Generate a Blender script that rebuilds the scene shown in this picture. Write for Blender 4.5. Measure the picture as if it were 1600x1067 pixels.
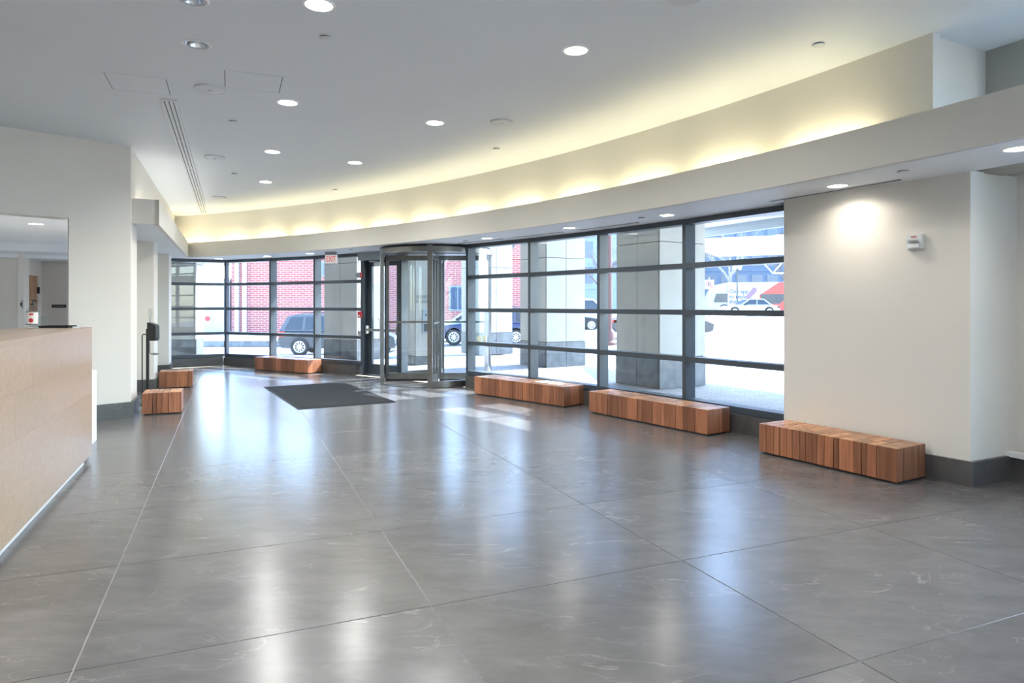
import bpy, bmesh, math, random
from mathutils import Vector, Matrix
from mathutils.geometry import tessellate_polygon
random.seed(7)
PI = math.pi
for o in list(bpy.data.objects):
    bpy.data.objects.remove(o, do_unlink=True)
SC = bpy.context.scene
COL = SC.collection

# ------------------------------------------------------------------ camera
cam_d = bpy.data.cameras.new('camera')
cam = bpy.data.objects.new('camera', cam_d)
COL.objects.link(cam)
cam.location = (0, 0, 1.35)
cam.rotation_euler = (PI / 2, 0, 0)
cam_d.sensor_width = 36.0
cam_d.lens = 36.0 * 1040 / 1600
cam_d.shift_y = -57.5 / 1600
cam_d.clip_start = 0.05
cam_d.clip_end = 600
SC.camera = cam

# ------------------------------------------------------------------ world, sun, exposure
SUN_AZ = (0.85, 0.53)
SUN_EL = math.radians(42)
world = bpy.data.worlds.new('world')
SC.world = world
world.use_nodes = True
wn = world.node_tree
wn.nodes.clear()
w_out = wn.nodes.new('ShaderNodeOutputWorld')
w_bg = wn.nodes.new('ShaderNodeBackground')
w_sky = wn.nodes.new('ShaderNodeTexSky')
w_sky.sky_type = 'NISHITA'
w_sky.sun_disc = False
w_sky.sun_elevation = SUN_EL
w_sky.sun_rotation = math.atan2(SUN_AZ[0], SUN_AZ[1])
w_sky.air_density = 1.0
w_sky.dust_density = 0.6
w_sky.ozone_density = 3.0
w_bg.inputs['Strength'].default_value = 0.84
wn.links.new(w_sky.outputs[0], w_bg.inputs[0])
wn.links.new(w_bg.outputs[0], w_out.inputs[0])

sun_d = bpy.data.lights.new('sun', 'SUN')
sun_d.energy = 7.0
sun_d.angle = math.radians(0.6)
sun_d.color = (0.95, 0.97, 1.0)
sun = bpy.data.objects.new('sun', sun_d)
COL.objects.link(sun)
sdir = Vector((SUN_AZ[0] * math.cos(SUN_EL), SUN_AZ[1] * math.cos(SUN_EL), math.sin(SUN_EL)))
sun.rotation_euler = sdir.to_track_quat('Z', 'Y').to_euler()
sun.location = (12, 8, 20)

vs = SC.view_settings
vs.view_transform = 'Standard'
vs.look = 'None'
vs.gamma = 1.0
vs.use_curve_mapping = False
vs.exposure = 1.44
SC.display_settings.display_device = 'sRGB'
try:
    SC.cycles.max_bounces = 12
    SC.cycles.diffuse_bounces = 6
    SC.cycles.glossy_bounces = 5
    SC.cycles.transparent_max_bounces = 24
    SC.cycles.transmission_bounces = 8
    SC.cycles.sample_clamp_indirect = 6.0
    SC.cycles.caustics_reflective = True
    SC.cycles.caustics_refractive = False
    SC.cycles.use_denoising = True
except Exception:
    pass

DOWN_W = 13.5      # watts of one ceiling downlight
SOFFIT_W = 1.9     # watts of one downlight under the window soffit
COVE_E = 9.5      # emission of the cove lamps

# ------------------------------------------------------------------ helpers
def s2l(c):
    c = c / 255.0
    return c / 12.92 if c <= 0.04045 else ((c + 0.055) / 1.055) ** 2.4
def rgb(r, g, b):
    return (s2l(r), s2l(g), s2l(b), 1.0)

def new_mat(name):
    m = bpy.data.materials.new(name)
    m.use_nodes = True
    nt = m.node_tree
    p = nt.nodes['Principled BSDF']
    return m, nt, p
def node(nt, kind, **kw):
    n = nt.nodes.new(kind)
    for k, v in kw.items():
        setattr(n, k, v)
    return n
def ramp(nt, fac, stops):
    r = nt.nodes.new('ShaderNodeValToRGB')
    els = r.color_ramp.elements
    while len(els) < len(stops):
        els.new(0.5)
    for e, (p, c) in zip(els, stops):
        e.position = p
        e.color = c
    nt.links.new(fac, r.inputs[0])
    return r
def simple(name, col, rough=0.5, metal=0.0, spec=0.5, var=0.0, scale=6.0, bump=0.0, bscale=80.0, coat=0.0):
    m, nt, p = new_mat(name)
    p.inputs['Roughness'].default_value = rough
    p.inputs['Metallic'].default_value = metal
    p.inputs['Specular IOR Level'].default_value = spec
    p.inputs['Coat Weight'].default_value = coat
    p.inputs['Base Color'].default_value = col
    tc = node(nt, 'ShaderNodeTexCoord')
    if var > 0:
        n = node(nt, 'ShaderNodeTexNoise')
        n.inputs['Scale'].default_value = scale
        n.inputs['Detail'].default_value = 5
        nt.links.new(tc.outputs['Object'], n.inputs['Vector'])
        a = tuple(max(0, c * (1 - var)) for c in col[:3]) + (1,)
        b = tuple(min(1, c * (1 + var)) for c in col[:3]) + (1,)
        r = ramp(nt, n.outputs['Fac'], [(0.3, a), (0.7, b)])
        nt.links.new(r.outputs[0], p.inputs['Base Color'])
    if bump > 0:
        n2 = node(nt, 'ShaderNodeTexNoise')
        n2.inputs['Scale'].default_value = bscale
        n2.inputs['Detail'].default_value = 3
        nt.links.new(tc.outputs['Object'], n2.inputs['Vector'])
        b2 = node(nt, 'ShaderNodeBump')
        b2.inputs['Strength'].default_value = bump
        b2.inputs['Distance'].default_value = 0.01
        nt.links.new(n2.outputs['Fac'], b2.inputs['Height'])
        nt.links.new(b2.outputs[0], p.inputs['Normal'])
    return m
def emit(name, col, strength):
    m, nt, p = new_mat(name)
    p.inputs['Base Color'].default_value = tuple(col[:3]) + (1,)
    p.inputs['Emission Color'].default_value = col
    p.inputs['Emission Strength'].default_value = strength
    return m
def glass_mat(name, tint, refl=1.0, rough=0.0):
    m, nt, p = new_mat(name)
    nt.nodes.remove(p)
    out = nt.nodes['Material Output']
    t = node(nt, 'ShaderNodeBsdfTransparent')
    t.inputs[0].default_value = tint
    g = node(nt, 'ShaderNodeBsdfGlossy')
    g.inputs['Roughness'].default_value = rough
    g.inputs[0].default_value = (refl, refl, refl, 1)
    f = node(nt, 'ShaderNodeFresnel')
    # a pane is a thin box: the far face is met from inside, so its ratio is turned over
    ge = node(nt, 'ShaderNodeNewGeometry')
    mr = node(nt, 'ShaderNodeMapRange')
    mr.inputs[3].default_value = 1.38
    mr.inputs[4].default_value = 1 / 1.38
    nt.links.new(ge.outputs['Backfacing'], mr.inputs[0])
    nt.links.new(mr.outputs[0], f.inputs['IOR'])
    mx = node(nt, 'ShaderNodeMixShader')
    nt.links.new(f.outputs[0], mx.inputs[0])
    nt.links.new(t.outputs[0], mx.inputs[1])
    nt.links.new(g.outputs[0], mx.inputs[2])
    nt.links.new(mx.outputs[0], out.inputs[0])
    return m

def tile_mat(name, base, dark, rough=0.27, vein=0.5):
    """honed dark slate: cloudy base, thin pale veins, every tile a little different"""
    m, nt, p = new_mat(name)
    tc = node(nt, 'ShaderNodeTexCoord')
    oi = node(nt, 'ShaderNodeObjectInfo')
    mul = node(nt, 'ShaderNodeMath', operation='MULTIPLY')
    mul.inputs[1].default_value = 37.0
    nt.links.new(oi.outputs['Random'], mul.inputs[0])
    comb = node(nt, 'ShaderNodeCombineXYZ')
    nt.links.new(mul.outputs[0], comb.inputs[2])
    add = node(nt, 'ShaderNodeVectorMath', operation='ADD')
    nt.links.new(tc.outputs['Object'], add.inputs[0])
    nt.links.new(comb.outputs[0], add.inputs[1])
    mp = node(nt, 'ShaderNodeMapping')
    mp.inputs['Rotation'].default_value = (0, 0, 0.95)
    mp.inputs['Scale'].default_value = (0.9, 2.2, 1)
    nt.links.new(add.outputs[0], mp.inputs[0])
    n1 = node(nt, 'ShaderNodeTexNoise')
    n1.inputs['Scale'].default_value = 3.2
    n1.inputs['Detail'].default_value = 12
    n1.inputs['Roughness'].default_value = 0.72
    n1.inputs['Distortion'].default_value = 0.25
    nt.links.new(mp.outputs[0], n1.inputs['Vector'])
    mid = tuple((a + b) / 2 for a, b in zip(base[:3], dark[:3])) + (1,)
    r1 = ramp(nt, n1.outputs['Fac'], [(0.15, dark), (0.5, mid), (0.85, base)])
    n2 = node(nt, 'ShaderNodeTexNoise')
    n2.inputs['Scale'].default_value = 1.1
    n2.inputs['Detail'].default_value = 6
    n2.inputs['Distortion'].default_value = 1.8
    nt.links.new(mp.outputs[0], n2.inputs['Vector'])
    z = (0, 0, 0, 1)
    r2 = ramp(nt, n2.outputs['Fac'], [(0.0, z), (0.425, z), (0.430, (.7, .7, .7, 1)), (0.435, z), (0.588, z), (0.596, (1, 1, 1, 1)), (0.604, z), (1.0, z)])
    n3 = node(nt, 'ShaderNodeTexNoise')
    n3.inputs['Scale'].default_value = 3.0
    nt.links.new(add.outputs[0], n3.inputs['Vector'])
    r3 = ramp(nt, n3.outputs['Fac'], [(0.45, z), (0.62, (vein, vein, vein, 1))])
    vm = node(nt, 'ShaderNodeMath', operation='MULTIPLY')
    nt.links.new(r2.outputs[0], vm.inputs[0])
    nt.links.new(r3.outputs[0], vm.inputs[1])
    mx = node(nt, 'ShaderNodeMix', data_type='RGBA')
    nt.links.new(vm.outputs[0], mx.inputs[0])
    nt.links.new(r1.outputs[0], mx.inputs[6])
    mx.inputs[7].default_value = (0.33, 0.32, 0.305, 1)
    hv = node(nt, 'ShaderNodeHueSaturation')
    mr = node(nt, 'ShaderNodeMapRange')
    mr.inputs[3].default_value = 0.90
    mr.inputs[4].default_value = 1.10
    nt.links.new(oi.outputs['Random'], mr.inputs[0])
    nt.links.new(mr.outputs[0], hv.inputs['Value'])
    nt.links.new(mx.outputs[2], hv.inputs['Color'])
    nt.links.new(hv.outputs[0], p.inputs['Base Color'])
    rr = node(nt, 'ShaderNodeMapRange')
    rr.inputs[3].default_value = rough - 0.02
    rr.inputs[4].default_value = rough + 0.03
    nt.links.new(n1.outputs['Fac'], rr.inputs[0])
    nt.links.new(rr.outputs[0], p.inputs['Roughness'])
    bp = node(nt, 'ShaderNodeBump')
    bp.inputs['Strength'].default_value = 0.04
    bp.inputs['Distance'].default_value = 0.004
    nt.links.new(n1.outputs['Fac'], bp.inputs['Height'])
    nt.links.new(bp.outputs[0], p.inputs['Normal'])
    p.inputs['Specular IOR Level'].default_value = 0.55
    return m

def wood_mat(name, cols, scale, rough=0.38, coat=0.15, rings=False, rnd=True):
    m, nt, p = new_mat(name)
    tc = node(nt, 'ShaderNodeTexCoord')
    oi = node(nt, 'ShaderNodeObjectInfo')
    mul = node(nt, 'ShaderNodeMath', operation='MULTIPLY')
    mul.inputs[1].default_value = 23.0
    nt.links.new(oi.outputs['Random'], mul.inputs[0])
    comb = node(nt, 'ShaderNodeCombineXYZ')
    for i in range(3):
        nt.links.new(mul.outputs[0], comb.inputs[i])
    add = node(nt, 'ShaderNodeVectorMath', operation='ADD')
    nt.links.new(tc.outputs['Object'], add.inputs[0])
    nt.links.new(comb.outputs[0], add.inputs[1])
    mp = node(nt, 'ShaderNodeMapping')
    mp.inputs['Scale'].default_value = scale
    nt.links.new(add.outputs[0], mp.inputs[0])
    if rings:
        n1 = node(nt, 'ShaderNodeTexWave', wave_type='RINGS', rings_direction='Z')
        n1.inputs['Scale'].default_value = 6.0
        n1.inputs['Distortion'].default_value = 3.0
        n1.inputs['Detail'].default_value = 3
        nt.links.new(mp.outputs[0], n1.inputs['Vector'])
    else:
        n1 = node(nt, 'ShaderNodeTexNoise')
        n1.inputs['Scale'].default_value = 1.0
        n1.inputs['Detail'].default_value = 6
        n1.inputs['Distortion'].default_value = 0.6
        nt.links.new(mp.outputs[0], n1.inputs['Vector'])
    r1 = ramp(nt, n1.outputs['Fac'], [(0.25, cols[0]), (0.55, cols[1]), (0.8, cols[2])])
    hv = node(nt, 'ShaderNodeHueSaturation')
    mr = node(nt, 'ShaderNodeMapRange')
    mr.inputs[3].default_value = 0.55 if rnd else 0.96
    mr.inputs[4].default_value = 1.3 if rnd else 1.03
    nt.links.new(oi.outputs['Random'], mr.inputs[0])
    nt.links.new(mr.outputs[0], hv.inputs['Value'])
    nt.links.new(r1.outputs[0], hv.inputs['Color'])
    nt.links.new(hv.outputs[0], p.inputs['Base Color'])
    p.inputs['Roughness'].default_value = rough
    p.inputs['Coat Weight'].default_value = coat
    p.inputs['Coat Roughness'].default_value = 0.25
    return m

def brick_mat(name, c1, c2, mortar, bw, bh, ms, rot=None):
    m, nt, p = new_mat(name)
    tc = node(nt, 'ShaderNodeTexCoord')
    mp = node(nt, 'ShaderNodeMapping')
    if rot:
        mp.inputs['Rotation'].default_value = rot
    nt.links.new(tc.outputs['Object'], mp.inputs[0])
    b = node(nt, 'ShaderNodeTexBrick')
    b.inputs['Color1'].default_value = c1
    b.inputs['Color2'].default_value = c2
    b.inputs['Mortar'].default_value = mortar
    b.inputs['Scale'].default_value = 1.0
    b.inputs['Brick Width'].default_value = bw
    b.inputs['Row Height'].default_value = bh
    b.inputs['Mortar Size'].default_value = ms
    nt.links.new(mp.outputs[0], b.inputs['Vector'])
    nt.links.new(b.outputs[0], p.inputs['Base Color'])
    p.inputs['Roughness'].default_value = 0.85
    return m

M = {}
M['paint'] = simple('wall_paint', (0.70, 0.675, 0.625, 1), 0.55, var=0.015, scale=1.5, bump=0.02, bscale=220)
M['ceil'] = simple('ceiling_paint', (0.75, 0.785, 0.815, 1), 0.6, var=0.01, scale=1.0)
M['white'] = simple('white_laminate', (0.80, 0.81, 0.82, 1), 0.35)
M['cover'] = simple('white_plastic', (0.66, 0.68, 0.70, 1), 0.45)
M['tile'] = tile_mat('slate_tile', (0.165, 0.157, 0.153, 1), (0.082, 0.079, 0.078, 1), 0.22, 0.5)
M['stone'] = tile_mat('slate_base', (0.11, 0.107, 0.105, 1), (0.045, 0.045, 0.045, 1), 0.38, 0.3)
M['grout'] = simple('grout', (0.30, 0.29, 0.28, 1), 0.8)
M['block'] = wood_mat('timber_side', [(0.22, 0.078, 0.036, 1), (0.34, 0.135, 0.066, 1), (0.43, 0.19, 0.10, 1)], (42, 42, 2.2), 0.42)
M['endgrain'] = wood_mat('timber_end_grain', [(0.40, 0.18, 0.075, 1), (0.50, 0.245, 0.11, 1), (0.56, 0.29, 0.135, 1)], (5, 5, 5), 0.36, 0.25, rings=True)
M['crack'] = simple('crack', (0.05, 0.02, 0.01, 1), 0.9)
M['oak'] = wood_mat('oak_veneer', [(0.385, 0.262, 0.165, 1), (0.43, 0.30, 0.195, 1), (0.465, 0.33, 0.22, 1)], (2, 30, 30), 0.35, 0.5, rnd=False)
M['alu'] = simple('dark_aluminium', (0.050, 0.066, 0.085, 1), 0.36, var=0.05, scale=3)
M['alu_light'] = simple('grey_aluminium', (0.27, 0.31, 0.34, 1), 0.4)
M['steel'] = simple('brushed_steel', (0.25, 0.25, 0.245, 1), 0.3, 1.0, var=0.08, scale=12)
M['chrome'] = simple('chrome', (0.8, 0.8, 0.8, 1), 0.12, 1.0)
M['black'] = simple('black_plastic', (0.018, 0.018, 0.02, 1), 0.4)
M['dark'] = simple('dark_gap', (0.03, 0.03, 0.032, 1), 0.7)
M['mat'] = simple('mat_carpet', (0.011, 0.0115, 0.0125, 1), 0.95, var=0.35, scale=160, bump=0.6, bscale=420)
M['rubber'] = simple('mat_rubber', (0.014, 0.014, 0.015, 1), 0.6)
M['glass'] = glass_mat('window_glass', (0.93, 0.955, 0.96, 1))
M['clear'] = glass_mat('clear_plastic', (0.90, 0.92, 0.93, 1))
M['exit_red'] = emit('exit_letter_red', (0.8, 0.02, 0.02, 1), 0.22)
M['exit_face'] = emit('exit_face', (0.9, 0.85, 0.82, 1), 0.1)
M['red'] = simple('red_plastic', (0.55, 0.03, 0.04, 1), 0.4)
M['lens'] = emit('lamp_lens', (1.0, 0.96, 0.88, 1), 6.0)
M['cove'] = emit('cove_lamp', (1.0, 0.91, 0.60, 1), COVE_E)
M['lime'] = simple('limestone', (0.40, 0.385, 0.345, 1), 0.75, var=0.06, scale=2.5, bump=0.05, bscale=60)
M['granite'] = simple('dark_granite', (0.105, 0.115, 0.125, 1), 0.4, var=0.35, scale=5)
M['concrete'] = simple('pale_concrete', (0.52, 0.51, 0.49, 1), 0.85, var=0.08, scale=1.2)
M['asphalt'] = simple('sunny_asphalt', (0.40, 0.40, 0.405, 1), 0.85, var=0.12, scale=0.7)
M['paver'] = brick_mat('clay_paver', (0.38, 0.375, 0.375, 1), (0.32, 0.315, 0.315, 1), (0.21, 0.21, 0.21, 1), 0.22, 0.11, 0.008)
M['brick'] = brick_mat('red_brick', (0.36, 0.095, 0.085, 1), (0.30, 0.07, 0.065, 1), (0.42, 0.32, 0.30, 1), 0.42, 0.14, 0.018, (PI / 2, 0, 0))
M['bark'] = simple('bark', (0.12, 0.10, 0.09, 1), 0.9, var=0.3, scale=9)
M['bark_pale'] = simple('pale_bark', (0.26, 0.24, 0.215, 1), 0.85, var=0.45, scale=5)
M['tyre'] = simple('tyre', (0.025, 0.025, 0.027, 1), 0.8)
M['rim'] = simple('alloy_rim', (0.75, 0.76, 0.78, 1), 0.3, 0.6)
M['carglass'] = simple('car_window', (0.02, 0.028, 0.038, 1), 0.2)
M['grey_car'] = simple('grey_car_paint', (0.05, 0.055, 0.06, 1), 0.3, 0.3, coat=0.8)
M['blue_car'] = simple('blue_car_paint', (0.012, 0.03, 0.10, 1), 0.3, 0.2, coat=0.8)
M['white_car'] = simple('white_car_paint', (0.55, 0.56, 0.58, 1), 0.3, coat=0.6)
M['black_car'] = simple('black_car_paint', (0.02, 0.022, 0.028, 1), 0.2, coat=0.8)
M['silver_car'] = simple('silver_car_paint', (0.45, 0.5, 0.55, 1), 0.3, 0.4, coat=0.6)
M['tail'] = simple('tail_lamp', (0.6, 0.02, 0.02, 1), 0.2, coat=0.5)
M['head'] = simple('head_lamp', (0.8, 0.85, 0.9, 1), 0.1)
M['bus_red'] = simple('bus_red', (0.50, 0.045, 0.03, 1), 0.35)
M['bus_white'] = simple('bus_white', (0.33, 0.355, 0.39, 1), 0.35)
M['bus_ad'] = simple('bus_advert', (0.38, 0.38, 0.40, 1), 0.5)
M['violet'] = simple('advert_violet', (0.20, 0.10, 0.40, 1), 0.5)
M['ink'] = simple('advert_ink', (0.03, 0.02, 0.09, 1), 0.6)
M['sign_white'] = simple('sign_white', (0.55, 0.56, 0.57, 1), 0.5)
M['office'] = simple('office_stone', (0.085, 0.115, 0.165, 1), 0.7)
M['office_pale'] = simple('office_pale_stone', (0.20, 0.235, 0.29, 1), 0.7)
M['office_glass'] = simple('office_window', (0.05, 0.075, 0.12, 1), 0.15)
M['yellow'] = simple('signal_yellow', (0.75, 0.48, 0.10, 1), 0.5)
M['lamp_globe'] = simple('lamp_globe', (0.9, 0.92, 0.95, 1), 0.3)
M['green_post'] = simple('dark_post', (0.03, 0.035, 0.04, 1), 0.5)
M['red_post'] = simple('red_brown_post', (0.13, 0.055, 0.045, 1), 0.6)
M['grey_wall'] = simple('grey_wall_paint', (0.66, 0.64, 0.61, 1), 0.6)
M['carpet'] = simple('office_carpet', (0.30, 0.30, 0.30, 1), 0.95)
M['door_wood'] = wood_mat('door_veneer', [(0.36, 0.19, 0.10, 1), (0.44, 0.25, 0.14, 1), (0.5, 0.29, 0.17, 1)], (24, 24, 1.5), 0.45, 0.1, rnd=False)
M['label'] = simple('bottle_label', (0.8, 0.78, 0.76, 1), 0.5)
M['gel'] = glass_mat('sanitizer_gel', (0.86, 0.90, 0.93, 1), rough=0.02)
M['sticker'] = simple('glass_sticker', (0.72, 0.75, 0.45, 1), 0.5)
M['sticker_c'] = simple('glass_sticker_centre', (0.85, 0.87, 0.85, 1), 0.5)
M['etched'] = simple('etched_letters', (0.33, 0.35, 0.35, 1), 0.7)

class MB:
    def __init__(s):
        s.v, s.f, s.mi = [], [], []
        s.c = 0
    def poly(s, pts):
        b = len(s.v)
        s.v += [tuple(p) for p in pts]
        s.f.append(tuple(range(b, b + len(pts))))
        s.mi.append(s.c)
        return s
    def hexa(s, p):
        """eight corners: four below (anticlockwise), four above"""
        b = len(s.v)
        s.v += [tuple(q) for q in p]
        for f in ((3, 2, 1, 0), (4, 5, 6, 7), (0, 1, 5, 4), (1, 2, 6, 5), (2, 3, 7, 6), (3, 0, 4, 7)):
            s.f.append(tuple(b + i for i in f))
            s.mi.append(s.c)
        return s
    def box(s, x0, x1, y0, y1, z0, z1):
        return s.hexa([(x0, y0, z0), (x1, y0, z0), (x1, y1, z0), (x0, y1, z0), (x0, y0, z1), (x1, y0, z1), (x1, y1, z1), (x0, y1, z1)])
    def obox(s, o, ux, l0, l1, w0, w1, z0, z1):
        """box in a turned plan frame: along ux from l0 to l1, along its left normal from w0 to w1"""
        uy = (-ux[1], ux[0])
        c = [(o[0] + ux[0] * a + uy[0] * b, o[1] + ux[1] * a + uy[1] * b) for a, b in ((l0, w0), (l1, w0), (l1, w1), (l0, w1))]
        return s.hexa([(x, y, z0) for x, y in c] + [(x, y, z1) for x, y in c])
    def prism(s, pl, z0, z1):
        n = len(pl)
        a = sum(pl[i][0] * pl[(i + 1) % n][1] - pl[(i + 1) % n][0] * pl[i][1] for i in range(n))
        if a < 0:
            pl = pl[::-1]
        b = len(s.v)
        s.v += [(x, y, z0) for x, y in pl] + [(x, y, z1) for x, y in pl]
        s.f.append(tuple(range(b + n - 1, b - 1, -1)))
        s.f.append(tuple(range(b + n, b + 2 * n)))
        s.mi += [s.c, s.c]
        for i in range(n):
            j = (i + 1) % n
            s.f.append((b + i, b + j, b + n + j, b + n + i))
            s.mi.append(s.c)
        return s
    def arc(s, cx, cy, r0, r1, a0, a1, z0, z1, n):
        """curved wall or slab between two radii (degrees)"""
        b = len(s.v)
        for i in range(n + 1):
            a = math.radians(a0 + (a1 - a0) * i / n)
            c, d = math.cos(a), math.sin(a)
            s.v += [(cx + r0 * c, cy + r0 * d, z0), (cx + r1 * c, cy + r1 * d, z0), (cx + r1 * c, cy + r1 * d, z1), (cx + r0 * c, cy + r0 * d, z1)]
        def q(*k):
            s.f.append(tuple(b + x for x in k))
            s.mi.append(s.c)
        for i in range(n):
            o, p = 4 * i, 4 * i + 4
            q(o + 1, p + 1, p + 2, o + 2)
            q(o, o + 3, p + 3, p)
            q(o, p, p + 1, o + 1)
            q(o + 3, o + 2, p + 2, p + 3)
        q(0, 1, 2, 3)
        o = 4 * n
        q(o + 3, o + 2, o + 1, o)
        return s
    def bar(s, p, q, w, h):
        p, q = Vector(p), Vector(q)
        d = (q - p).normalized()
        up = Vector((0, 0, 1)) if abs(d.z) < 0.95 else Vector((0, 1, 0))
        x = d.cross(up).normalized() * (w / 2)
        y = x.cross(d).normalized() * (h / 2)
        return s.hexa([p - x - y, p + x - y, q + x - y, q - x - y, p - x + y, p + x + y, q + x + y, q - x + y])
    def tube(s, pts, rad, n=8, caps=True):
        pts = [Vector(p) for p in pts]
        if not isinstance(rad, (list, tuple)):
            rad = [rad] * len(pts)
        b = len(s.v)
        for i, p in enumerate(pts):
            d = (pts[min(i + 1, len(pts) - 1)] - pts[max(i - 1, 0)]).normalized()
            up = Vector((0, 0, 1)) if abs(d.z) < 0.9 else Vector((0, 1, 0))
            x = d.cross(up).normalized()
            y = x.cross(d)
            for k in range(n):
                a = 2 * PI * k / n
                s.v.append(tuple(p + (x * math.cos(a) + y * math.sin(a)) * rad[i]))
        for i in range(len(pts) - 1):
            for k in range(n):
                k2 = (k + 1) % n
                s.f.append((b + i * n + k, b + i * n + k2, b + (i + 1) * n + k2, b + (i + 1) * n + k))
                s.mi.append(s.c)
        if caps:
            s.f.append(tuple(b + k for k in range(n - 1, -1, -1)))
            e = b + (len(pts) - 1) * n
            s.f.append(tuple(e + k for k in range(n)))
            s.mi += [s.c, s.c]
        return s
    def lathe(s, prof, n=20, c=(0, 0, 0), axis='z'):
        b = len(s.v)
        for r, h in prof:
            for k in range(n):
                a = 2 * PI * k / n
                if axis == 'z':
                    s.v.append((c[0] + r * math.cos(a), c[1] + r * math.sin(a), c[2] + h))
                else:
                    s.v.append((c[0] + r * math.cos(a), c[1] + h, c[2] + r * math.sin(a)))
        m = len(prof)
        for i in range(m - 1):
            for k in range(n):
                k2 = (k + 1) % n
                s.f.append((b + i * n + k, b + i * n + k2, b + (i + 1) * n + k2, b + (i + 1) * n + k))
                s.mi.append(s.c)
        s.f.append(tuple(b + k for k in range(n - 1, -1, -1)))
        s.f.append(tuple(b + (m - 1) * n + k for k in range(n)))
        s.mi += [s.c, s.c]
        return s
    def slab(s, o, ux, uy, pl, t):
        """flat outline pl in the frame o, ux, uy pushed out by t along ux x uy"""
        o, ux, uy = Vector(o), Vector(ux), Vector(uy)
        n_ = ux.cross(uy).normalized() * t
        k = len(pl)
        b = len(s.v)
        s.v += [tuple(o + ux * x + uy * y) for x, y in pl] + [tuple(o + ux * x + uy * y + n_) for x, y in pl]
        s.f.append(tuple(range(b + k - 1, b - 1, -1)))
        s.f.append(tuple(range(b + k, b + 2 * k)))
        s.mi += [s.c, s.c]
        for i in range(k):
            j = (i + 1) % k
            s.f.append((b + i, b + j, b + k + j, b + k + i))
            s.mi.append(s.c)
        return s

INV = {}
def world_inv(o):
    return INV.get(o.name, None)
def obj(name, mb, mats, parent=None, smooth=False, local=False, kind=None, label=None):
    me = bpy.data.meshes.new(name)
    v = mb.v
    if parent is not None and not local:
        inv = world_inv(parent)
        if inv is not None:
            v = [tuple(inv @ Vector(p)) for p in v]
    me.from_pydata(v, [], mb.f)
    if not isinstance(mats, (list, tuple)):
        mats = [mats]
    for m in mats:
        me.materials.append(m)
    if len(mats) > 1:
        me.polygons.foreach_set('material_index', mb.mi)
    bm = bmesh.new()
    bm.from_mesh(me)
    bmesh.ops.recalc_face_normals(bm, faces=bm.faces)
    if smooth:
        for f in bm.faces:
            f.smooth = True
        for e in bm.edges:
            if len(e.link_faces) == 2 and e.calc_face_angle(0) > 0.6:
                e.smooth = False
    bm.to_mesh(me)
    bm.free()
    o = bpy.data.objects.new(name, me)
    COL.objects.link(o)
    if parent is not None:
        o.parent = parent
        if parent.name in INV:
            INV[o.name] = INV[parent.name]
    if kind:
        o['kind'] = kind
    if label:
        o['label'] = label
    return o
def thing(name, label, cat, loc=(0, 0, 0), rz=0.0, group=None, kind=None):
    o = bpy.data.objects.new(name, None)
    o.empty_display_size = 0.1
    COL.objects.link(o)
    o.location = loc
    o.rotation_euler = (0, 0, rz)
    INV[o.name] = (Matrix.Translation(Vector(loc)) @ Matrix.Rotation(rz, 4, 'Z')).inverted()
    o['label'] = label
    o['category'] = cat
    if group:
        o['group'] = group
    if kind:
        o['kind'] = kind
    return o
def tag(o, label, cat, group=None, kind=None):
    o['label'] = label
    o['category'] = cat
    if group:
        o['group'] = group
    if kind:
        o['kind'] = kind
    return o
def struct(name, mb, mats, label, cat, smooth=False):
    return tag(obj(name, mb, mats, smooth=smooth), label, cat, kind='structure')
def sroot(name, label, cat):
    return thing(name, label, cat, kind='structure')
def dup(root, loc, rz, label, group=None):
    r = root.copy()
    COL.objects.link(r)
    r.location = loc
    r.rotation_euler = (0, 0, rz)
    r['label'] = label
    if group:
        r['group'] = group
    def rec(a, b):
        for ch in list(a.children):
            c = ch.copy()
            COL.objects.link(c)
            c.parent = b
            rec(ch, c)
    rec(root, r)
    return r
def text_mb(txt, size, o, ux, uy, depth, align='CENTER', bold=0.0):
    """letters of Blender's own font as geometry in the frame o, ux, uy"""
    cu = bpy.data.curves.new('letters', 'FONT')
    cu.body = txt
    cu.size = size
    cu.align_x = align
    cu.align_y = 'CENTER'
    cu.extrude = depth / 2
    cu.offset = bold
    cu.resolution_u = 3
    t = bpy.data.objects.new('letters', cu)
    COL.objects.link(t)
    dg = bpy.context.evaluated_depsgraph_get()
    me = bpy.data.meshes.new_from_object(t.evaluated_get(dg))
    mb = MB()
    o, ux, uy = Vector(o), Vector(ux), Vector(uy)
    n = ux.cross(uy)
    mb.v = [tuple(o + ux * v.co.x + uy * v.co.y + n * (v.co.z + depth / 2)) for v in me.vertices]
    mb.f = [tuple(p.vertices) for p in me.polygons]
    mb.mi = [0] * len(mb.f)
    bpy.data.objects.remove(t, do_unlink=True)
    bpy.data.curves.remove(cu)
    bpy.data.meshes.remove(me)
    return mb

# ------------------------------------------------------------------ plan geometry
CX, CY, R = -14.781, -3.678, 19.337        # centre and radius of the curved window soffit
ZS, ZC = 2.34, 3.26                        # soffit, ceiling
A = (-0.389, 0.921)                        # building axis away from the camera
B = (0.921, 0.389)
def ap(a, r):
    a = math.radians(a)
    return (CX + r * math.cos(a), CY + r * math.sin(a))
def along(p, d, t, e=(0, 0), s=0.0):
    return (p[0] + d[0] * t + e[0] * s, p[1] + d[1] * t + e[1] * s)
def unit(p, q):
    d = (q[0] - p[0], q[1] - p[1])
    l = math.hypot(*d)
    return (d[0] / l, d[1] / l), l
C1 = (-4.60, 8.03)                         # near corner of the left wall
LW = (-0.69, -0.724)                       # left wall runs back towards the camera
P_R, P_L = (3.41, 4.95), (2.57, 6.29)      # right pier, front corners
PD, PL_ = unit(P_R, P_L)
PN = (0.847, 0.531)                        # outward of the pier

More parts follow.
